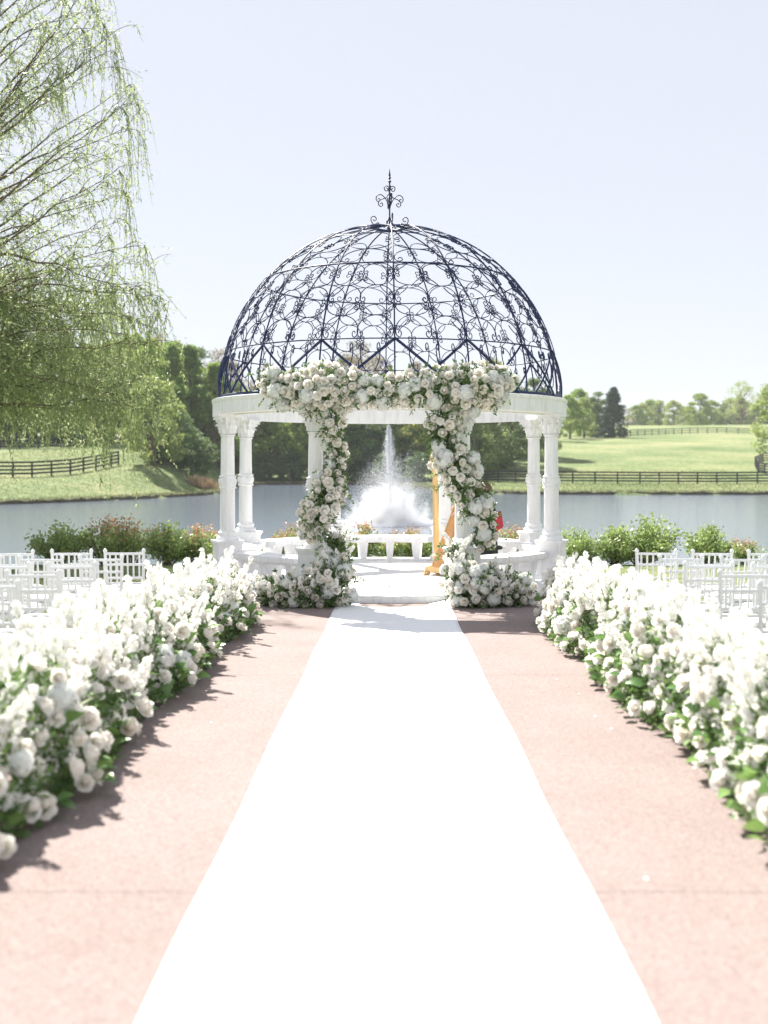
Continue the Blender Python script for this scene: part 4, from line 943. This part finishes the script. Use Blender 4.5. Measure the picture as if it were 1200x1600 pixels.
KT = {
 'broad': [tree_meshes('t', 101 + i, 10, 7.5, 'round', 'fol_mid', 0.34, 85, 95, 0.14) for i in range(3)],
 'dark': [tree_meshes('t', 111 + i, 10, 7.5, 'round', 'fol_dark', 0.34, 85, 95, 0.06) for i in range(3)],
 'pale': [tree_meshes('t', 121 + i, 10, 7.0, 'round', 'fol_pale', 0.32, 75, 90, 0.10) for i in range(3)],
 'brown': [tree_meshes('t', 131 + i, 10, 7.0, 'round', 'fol_brown', 0.22, 70, 55, 0.2) for i in range(2)],
 'cone': [tree_meshes('t', 141 + i, 10, 4.6, 'cone', 'fol_mid', 0.30, 120, 70, 0.05) for i in range(2)],
 'cedar': [tree_meshes('t', 151, 10, 6.4, 'cone', 'fol_cedar', 0.30, 260, 60, 0.03)],
 'airy': [tree_meshes('t', 161, 10, 8.5, 'round', 'fol_pale', 0.24, 60, 42, 0.3)],
}
TL = {'broad': ('broadleaf_tree', 'mid green broadleaf tree standing in {}'), 'dark': ('evergreen_tree', 'dark evergreen tree standing in {}'), 'pale': ('spring_tree', 'pale yellow-green spring tree standing in {}'),
      'brown': ('budding_tree', 'thin brownish budding tree rising in {}'), 'cone': ('pointed_tree', 'pointed green tree standing in {}'), 'cedar': ('cedar_tree', 'dark conical cedar standing in {}'), 'airy': ('airy_tree', 'tall see-through budding tree standing in {}')}
def tree(kind, pxx, Y, H, where=None, wide=1.0, label=None, name=None, group=None):
    X = (pxx - CX) * Y / FPX; nm, lb = TL[kind]; tm, cmh = rnd.choice(KT[kind])
    t = thing(name or nm, label or lb.format(where), 'tree', (X, Y, ht(X, Y) - 0.05), rnd.uniform(0, 6.28), group or (None if label else f'{kind} trees of {where}'))
    s = H / 10; 
    for n_, me in (('trunk', tm), ('crown', cmh)): place(n_, me, t, scale=(s * wide, s * wide, s))
wood = 'the wood behind the pond'
for i in range(15):
    x = 252 + i * 34 + rnd.uniform(-8, 8); tree(rnd.choice(['dark', 'broad', 'broad', 'pale', 'broad']), x, 160.5 + rnd.uniform(0, 6), rnd.uniform(9.5, 13.5), 'the low front rank of the wood by the water', rnd.uniform(0.9, 1.25))
for i in range(17):
    x = 235 + i * 33 + rnd.uniform(-8, 8); tree(rnd.choice(['broad', 'broad', 'pale', 'cone', 'dark']), x, 176 + rnd.uniform(0, 14), rnd.uniform(13, 16.5), 'the tall back rank of the wood behind the pond', rnd.uniform(0.8, 1.0))
for x, H in ((345, 20), (420, 19), (560, 22.5), (590, 20), (520, 19), (250, 19), (650, 19)): tree('brown', x, 200 + rnd.uniform(-3, 8), H, wood, 0.85)
for x, Y, H in ((268, 152, 13.5), (297, 158, 14.5), (335, 156, 14.5)): tree('cone', x, Y, H, 'the corner where the left bank meets the wood', 1.05)
k2 = 0
for i in range(10):   # low dark growth along the wood's water edge
    x = 262 + i * 50 + rnd.uniform(-10, 10); Yb = 159.0 if x < 590 else 148.0
    X = (x - CX) * Yb / FPX
    while sdf(np.array([X]), np.array([Yb]))[0] < 0.8 and Yb < 175: Yb += 1.0; X = (x - CX) * Yb / FPX
    tm, cmh = rnd.choice(KT['dark']); t = thing('waterside_bush', 'low dark bush at the water edge in front of the wood', 'bush', (X, Yb, ht(X, Yb) - 0.1), rnd.uniform(0, 6), 'bushes along the far water edge')
    for n_, me in (('stem', tm), ('foliage', cmh)): place(n_, me, t, scale=(0.62, 0.62, 0.42))
# tall dark trees right of the wood, in front of the pasture
for x, Y, H in ((742, 140, 10.5), (772, 150, 12), (800, 158, 12.5), (835, 172, 12), (715, 146, 10)): tree('dark', x, Y, H, 'the clump between the wood and the pasture', 1.0)
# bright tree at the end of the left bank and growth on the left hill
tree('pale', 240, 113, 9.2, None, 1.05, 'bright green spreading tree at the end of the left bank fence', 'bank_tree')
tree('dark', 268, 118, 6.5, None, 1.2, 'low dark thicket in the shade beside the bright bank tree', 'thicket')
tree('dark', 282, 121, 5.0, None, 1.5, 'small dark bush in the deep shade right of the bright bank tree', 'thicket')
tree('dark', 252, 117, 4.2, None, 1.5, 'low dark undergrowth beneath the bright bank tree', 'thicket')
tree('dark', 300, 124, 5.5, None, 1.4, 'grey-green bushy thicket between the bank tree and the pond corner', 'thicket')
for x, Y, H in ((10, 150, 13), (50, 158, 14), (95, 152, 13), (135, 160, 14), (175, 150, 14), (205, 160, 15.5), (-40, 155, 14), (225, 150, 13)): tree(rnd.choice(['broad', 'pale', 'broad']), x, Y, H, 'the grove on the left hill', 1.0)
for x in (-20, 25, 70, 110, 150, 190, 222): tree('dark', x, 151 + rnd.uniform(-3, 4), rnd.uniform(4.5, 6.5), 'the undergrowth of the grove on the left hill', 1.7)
# pasture trees on the right
tree('cedar', 958, 250, 11.5, None, 1.0, 'large dark cedar alone on the pasture edge')
for x, Y, H, k in ((868, 225, 9.5, 'pale'), (890, 240, 9.5, 'broad'), (912, 248, 9.0, 'pale'), (930, 255, 8.0, 'dark'), (905, 270, 11.5, 'broad'), (935, 268, 10.5, 'dark')): tree(k, x, Y, H, 'the group left of the big cedar')
for i in range(17):
    x = 978 + i * 14.5 + rnd.uniform(-5, 5); tree(rnd.choice(['pale', 'broad', 'broad', 'pale', 'brown', 'dark']), x, 425 + rnd.uniform(-10, 25), rnd.uniform(10, 14.5), 'the far treeline on the pasture crest', 1.15)
tree('airy', 1158, 395, 17, None, 1.0, 'tall airy budding tree above the far treeline')
tree('pale', 1214, 175, 12.5, None, 0.95, 'light green tree at the pasture corner above the curved fence')

# ------------------------------------------------------------------ fences
def fence(name, label, pts, step, hgt, nr, matn='fence', pr_=0.07):
    """board fence following ground points"""
    root = thing(name, label, 'fence', (pts[0][0], pts[0][1], ht(*pts[0]))); base = root.location.copy()
    line = []
    for i in range(len(pts) - 1):
        a, c = Vector(pts[i]), Vector(pts[i + 1]); m = max(1, round((c - a).length / step)); line += [a.lerp(c, j / m) for j in range(m)]
    line.append(Vector(pts[-1])); g = [Vector((p.x, p.y, ht(p.x, p.y))) for p in line]
    pb = MB(); pb.box((0, 0, hgt / 2 - 0.1), (pr_ * 2, pr_ * 2, hgt + 0.25)); pm = pb.mesh('post', matn)
    for p in g: place('post', pm, root, p - base)
    for i in range(len(g) - 1):
        a, c = g[i], g[i + 1]; d = (c - a); nrm = Vector((-d.y, d.x, 0)).normalized() * 0.025; off = -Vector((0, 1, 0)) * (pr_ + 0.03)
        for k in range(nr):
            z = hgt * (0.24 + 0.72 * k / (nr - 1)); h2 = 0.085; b = MB(); V = []
            for q in (a, c):
                for s, zz in ((-1, -1), (1, -1), (1, 1), (-1, 1)): V.append(q - base + off + nrm * s + Vector((0, 0, z + zz * h2)))
            b.add(V, [(0, 1, 5, 4), (1, 2, 6, 5), (2, 3, 7, 6), (3, 0, 4, 7), (3, 2, 1, 0), (4, 5, 6, 7)]); b.build('board', matn, root)
    return root
def gp(x, Y): return ((x - CX) * Y / FPX, Y)
fence('board_fence', 'long black four-board fence across the far bank below the green pasture', [gp(752, 131), gp(860, 128.5), gp(1000, 127.5), gp(1120, 127), gp(1215, 128)], 2.35, 1.4, 4)
fence('board_fence', 'black board fence along the left bank under the willow', [gp(-40, 101), gp(50, 101.5), gp(110, 104), gp(150, 108), gp(185, 113)], 1.85, 1.45, 4)
fence('board_fence', 'dark fence higher on the left hill behind the willow leaves', [gp(-30, 136), gp(60, 137), gp(130, 139)], 2.2, 1.45, 4)
fence('board_fence', 'curved black fence turning uphill at the right pasture corner', [gp(1215, 141), gp(1185, 146), gp(1180, 156), gp(1192, 163), gp(1225, 166)], 1.9, 1.4, 4)
fence('board_fence', 'black fence climbing under the dark trees beside the wood', [gp(742, 148), gp(780, 156), gp(830, 172), gp(862, 188)], 2.6, 1.4, 4)
fence('paddock_fence', 'weathered fence crossing the upper pasture toward the cedar', [gp(985, 262), gp(1040, 276), gp(1090, 284), gp(1135, 288), gp(1172, 284)], 3.6, 1.5, 3, 'fence_grey', 0.09)

# ------------------------------------------------------------------ rose shrubs along the near shore
def shrub_mesh(seed, H, W, mname, n=2600, lf=0.055, topred=True):
    rg = np.random.default_rng(seed); nst = 26; C = []; b = MB(); tips = []
    for i in range(nst):
        a = rg.uniform(0, 2 * PI); sp = W * 0.5 * rg.uniform(0.1, 1.0); hh = H * rg.uniform(0.55, 1.0) * (1 - 0.25 * (sp / (W * 0.5)))
        p1 = np.array([sp * math.cos(a), sp * math.sin(a), hh]); p0 = np.array([0.15 * sp * math.cos(a), 0.15 * sp * math.sin(a), 0.0]); pm = (p0 + p1) / 2 + np.array([0.1 * sp * math.cos(a), 0.1 * sp * math.sin(a), 0.08 * H])
        b.tube([tuple(p0), tuple(pm), tuple(p1)], [0.012, 0.008, 0.004], 4); m = n // nst; t = rg.uniform(0.15, 1.02, m) ** 0.8
        base = (1 - t)[:, None] ** 2 * p0 + 2 * ((1 - t) * t)[:, None] * pm + (t ** 2)[:, None] * p1; C.append(base + rg.normal(0, 0.075, (m, 3)) * np.array([1, 1, 0.9]) * (W / 1.0) ** 0.3)
    C = np.concatenate(C); C[:, 2] = np.maximum(C[:, 2], 0.03); D = rg.normal(0, 0.8, C.shape) + np.array([0, 0, 0.35])
    ln = lf * rg.uniform(0.7, 1.3, len(C)); V = leaf_verts(C, D, ln * 1.15, ln * 0.75, 0.12, rg)
    top = np.repeat(C[:, 2] + rg.normal(0, 0.12 * H, len(C)) > (0.70 if topred else 2.5) * H, 4)
    fol = npmesh('foliage', V[~top], 4, mname); red = npmesh('red_tips', V[top], 4, 'shrub_red') if topred and top.any() else None
    return b.mesh('stems', 'bark'), fol, red
SH = [shrub_mesh(201, 1.0, 1.3, 'shrub'), shrub_mesh(202, 1.0, 1.5, 'shrub'), shrub_mesh(203, 1.0, 1.1, 'shrub', topred=True), shrub_mesh(204, 1.0, 1.4, 'shrub', 3200, 0.06, False), shrub_mesh(205, 1.0, 1.3, 'shrub', 3200, 0.06, False)]
slist = [ # px, Y, top y, mesh, width scale, label
 (100, 20.0, 812, 3, 1.0, 'glossy green rose bush behind the chairs on the willow side'), (165, 20.2, 800, 0, 1.0, 'bushy green rose shrub with red tips behind the front row chairs'), (205, 19.8, 803, 1, 1.0, 'tall red-tipped rose shrub between the willow-side chairs and gazebo'),
 (262, 19.9, 815, 4, 1.0, 'rounded green shrub left of the gazebo columns'), (310, 20.2, 812, 0, 1.0, 'red-tipped shrub right up against the left gazebo columns'), (345, 21.2, 820, 2, 0.9, 'small red-tipped shrub behind the left pair of gazebo columns'),
 (425, 20.4, 830, 2, 1.0, 'low pinkish shrub seen over the left bench of the gazebo'), (462, 20.6, 812, 0, 0.8, 'upright red-tipped shrub behind the flowered left front column'), (560, 20.3, 808, 2, 0.9, 'twiggy red-leaved shrub behind the back bench, left of the fountain spray'), (610, 20.2, 824, 1, 0.9, 'low golden-green shrub right behind the middle of the back bench'),
 (655, 20.2, 818, 2, 1.0, 'red-leaved shrub behind the back bench beside the harp'), (700, 20.5, 825, 1, 0.9, 'low shrub behind the harp column'), (790, 20.2, 815, 1, 1.0, 'low olive shrub seen between the harpist and the right columns'), (815, 20.6, 826, 0, 0.8, 'small olive shrub left of the right pair of gazebo columns'),
 (905, 19.9, 822, 3, 0.85, 'green shrub right up against the right gazebo columns'), (960, 19.8, 828, 4, 0.9, 'low leafy shrub between the right columns and the tall rose bush'), (1000, 20.0, 802, 3, 1.15, 'tall glossy rose bush by the water behind the harp-side chairs'), (1105, 20.0, 818, 4, 1.0, 'rounded glossy rose bush beside open water behind the harp-side chairs'), (1165, 20.1, 836, 2, 0.9, 'low pinkish shrub at the end of the shore planting')]
for x, Y, ty, mi, ws, lb in slist:
    X = (x - CX) * Y / FPX; g = ht(X, Y); top = CAMZ - (ty - CY) * Y / FPX; H_ = max(0.4, top - g)
    t = thing('rose_shrub', lb, 'shrub', (X, Y, g - 0.02), rnd.uniform(0, 6.28)); stm, fol, red = SH[mi]; sc_ = (0.85 * ws, 0.85 * ws, H_)
    place('stems', stm, t, scale=sc_); place('foliage', fol, t, scale=sc_)['kind'] = 'stuff'
    if red: place('red_tips', red, t, scale=sc_)['kind'] = 'stuff'

# ------------------------------------------------------------------ weeping willow, trunk outside the frame to the left
WX, WY = -12.2, 23.0
wt = thing('willow_tree', 'large weeping willow with thin trailing branches and pale green leaves', 'tree', (WX, WY, ht(WX, WY) - 0.1)); wb = wt.location.copy()
tb = MB(); lv_c = []; lv_d = []; tw = MB()
tb.tube([(0, 0, 0), (0.1, 0, 1.5), (0.3, 0, 3.2), (0.5, 0, 5.0), (0.8, 0.1, 7.5), (1.0, 0, 10)], [0.55, 0.45, 0.40, 0.34, 0.24, 0.12], 10)
def bez(a, c, d, n): return [a * (1 - t) ** 2 + c * 2 * t * (1 - t) + d * t * t for t in np.linspace(0, 1, n)]
def strand(p, L_, drift, dens=26):
    n = 6; pts = [p + Vector((drift.x * t * L_ + 0.05 * math.sin(t * 4 + p.x), drift.y * t * L_, -L_ * t ** 1.25 * 1.0 + 0.08 * math.sin(t * PI) * L_)) for t in np.linspace(0, 1, n)]
    tw.tube(pts, [0.006, 0.005, 0.0045, 0.004, 0.003, 0.002], 3, cap=False)
    m = int(L_ * dens)
    for k in range(m):
        t = rnd.random() ** 0.9 * (n - 1.001); i = int(t); q = pts[i].lerp(pts[i + 1], t - i); ax = (pts[i + 1] - pts[i]).normalized()
        lv_c.append(tuple(q)); lv_d.append(tuple(ax * 0.9 + Vector((rnd.gauss(0, .55), rnd.gauss(0, .55), rnd.gauss(-0.15, .3)))))
def twigleaf(q, ax, m, sp=0.05):
    for _ in range(m):
        lv_c.append((q.x + rnd.gauss(0, sp), q.y + rnd.gauss(0, sp), q.z + rnd.gauss(0, sp))); lv_d.append((ax.x * 0.8 + rnd.gauss(0, .6), ax.y * 0.8 + rnd.gauss(0, .6), ax.z * 0.8 + rnd.gauss(-0.2, .5)))
edge = [(-150, 120), (0, 160), (60, 175), (110, 215), (150, 225), (200, 205), (260, 190), (330, 195), (400, 215), (460, 225), (520, 225), (580, 220), (640, 215), (690, 195)]
tips = []
for i in range(34):      # outer limbs that draw the outline
    y = -120 + 800 * (i + rnd.random()) / 34; x = float(np.interp(y, [e[0] for e in edge], [e[1] for e in edge])); tips.append((x * rnd.uniform(0.82, 1.08), y))
for i in range(40):      # inner limbs, crowded lower down
    y = rnd.uniform(-80, 690) if i < 22 else rnd.uniform(450, 680); x = float(np.interp(y, [e[0] for e in edge], [e[1] for e in edge])); tips.append((x * rnd.uniform(-0.3, 0.85), y))
for i, (x, y) in enumerate(tips):
    Y = WY + rnd.uniform(-3.4, 3.2); tip = P(x, y, Y) - wb; low = y > 455
    hb = max(1.6, min(8.5, tip.z * rnd.uniform(0.42, 0.66))) if not low else max(2.5, tip.z + rnd.uniform(-1.2, 1.6)); st_ = Vector((0.2 + 0.08 * hb, 0, hb))
    L0 = (tip - st_).length; mid = st_.lerp(tip, 0.55) + Vector((rnd.uniform(-0.5, 0.5), rnd.gauss(0, 0.4), L0 * rnd.uniform(0.06, 0.20)))
    pts = bez(st_, mid, tip, 14); pts = [p + Vector((0, rnd.gauss(0, 0.05), rnd.gauss(0, 0.05))) if 0 < k < 13 else p for k, p in enumerate(pts)]
    tb.tube(pts, [0.060 * (1 - t) ** 1.4 * (0.6 + 0.05 * L0) + 0.005 for t in np.linspace(0, 1, 14)], 5)
    nb = 16 if low else 16
    for k in range(nb):
        t = 0.38 + 0.62 * (k + rnd.random()) / nb; f = t * 13; j = min(12, int(f)); p = pts[j].lerp(pts[j + 1], f - j); ax = (pts[j + 1] - pts[j]).normalized()
        d = (ax * 0.5 + Vector((rnd.uniform(-0.2, 0.7), rnd.gauss(0, 0.6), rnd.uniform(-0.3, 0.9)))).normalized(); bl = rnd.uniform(0.4, 1.3) * (1.25 - 0.65 * t)
        e = p + d * bl + Vector((0, 0, -0.15 * bl)); c = p + d * bl * 0.5 + Vector((0, 0, 0.12)); sub = bez(p, c, e, 6); tb.tube(sub, [0.010, 0.008, 0.007, 0.006, 0.005, 0.004], 3)
        for q in sub[1:]: twigleaf(q, d, 4, 0.10)
        for _ in range(4 if low else 2):
            q = sub[rnd.randrange(1, 6)]; strand(q, rnd.uniform(0.2, 0.85) * (1.2 if low else 0.6), Vector((rnd.gauss(0.15, 0.45), rnd.gauss(0, 0.4), 0)), 36 if low else 28)
    for _ in range(4): strand(tip, rnd.uniform(0.6, 1.9), Vector((rnd.gauss(0.16, 0.1), rnd.gauss(0, 0.12), 0)), 18)
tb.build('trunk', 'bark', wt, smooth=True)
tw.build('twigs', 'stem', wt)['kind'] = 'stuff'
lv_c = np.array(lv_c); lv_d = np.array(lv_d); ln = rng.uniform(0.05, 0.11, len(lv_c))
place('crown', npmesh('crown', leaf_verts(lv_c, lv_d, ln, ln * 0.26, 0.1), 4, 'willow'), wt)
print('willow leaves', len(lv_c), 'objects', len(bpy.data.objects))

# ------------------------------------------------------------------ thin summer haze round the whole place
hz = bpy.data.materials.new('haze'); hz.use_nodes = True; hn = hz.node_tree; hn.nodes.remove(hn.nodes['Principled BSDF'])
pv = hn.nodes.new('ShaderNodeVolumePrincipled'); pv.inputs['Color'].default_value = (0.94, 0.96, 1.0, 1); pv.inputs['Density'].default_value = 0.00022; pv.inputs['Anisotropy'].default_value = 0.0
hn.links.new(pv.outputs[0], hn.nodes['Material Output'].inputs['Volume']); M['haze'] = hz
b = MB(); b.box((0, 1300, 26), (3500, 2800, 66)); tag(b.build('haze', 'haze'), 'thin pale summer haze over the pond and pasture', 'haze', kind='stuff')
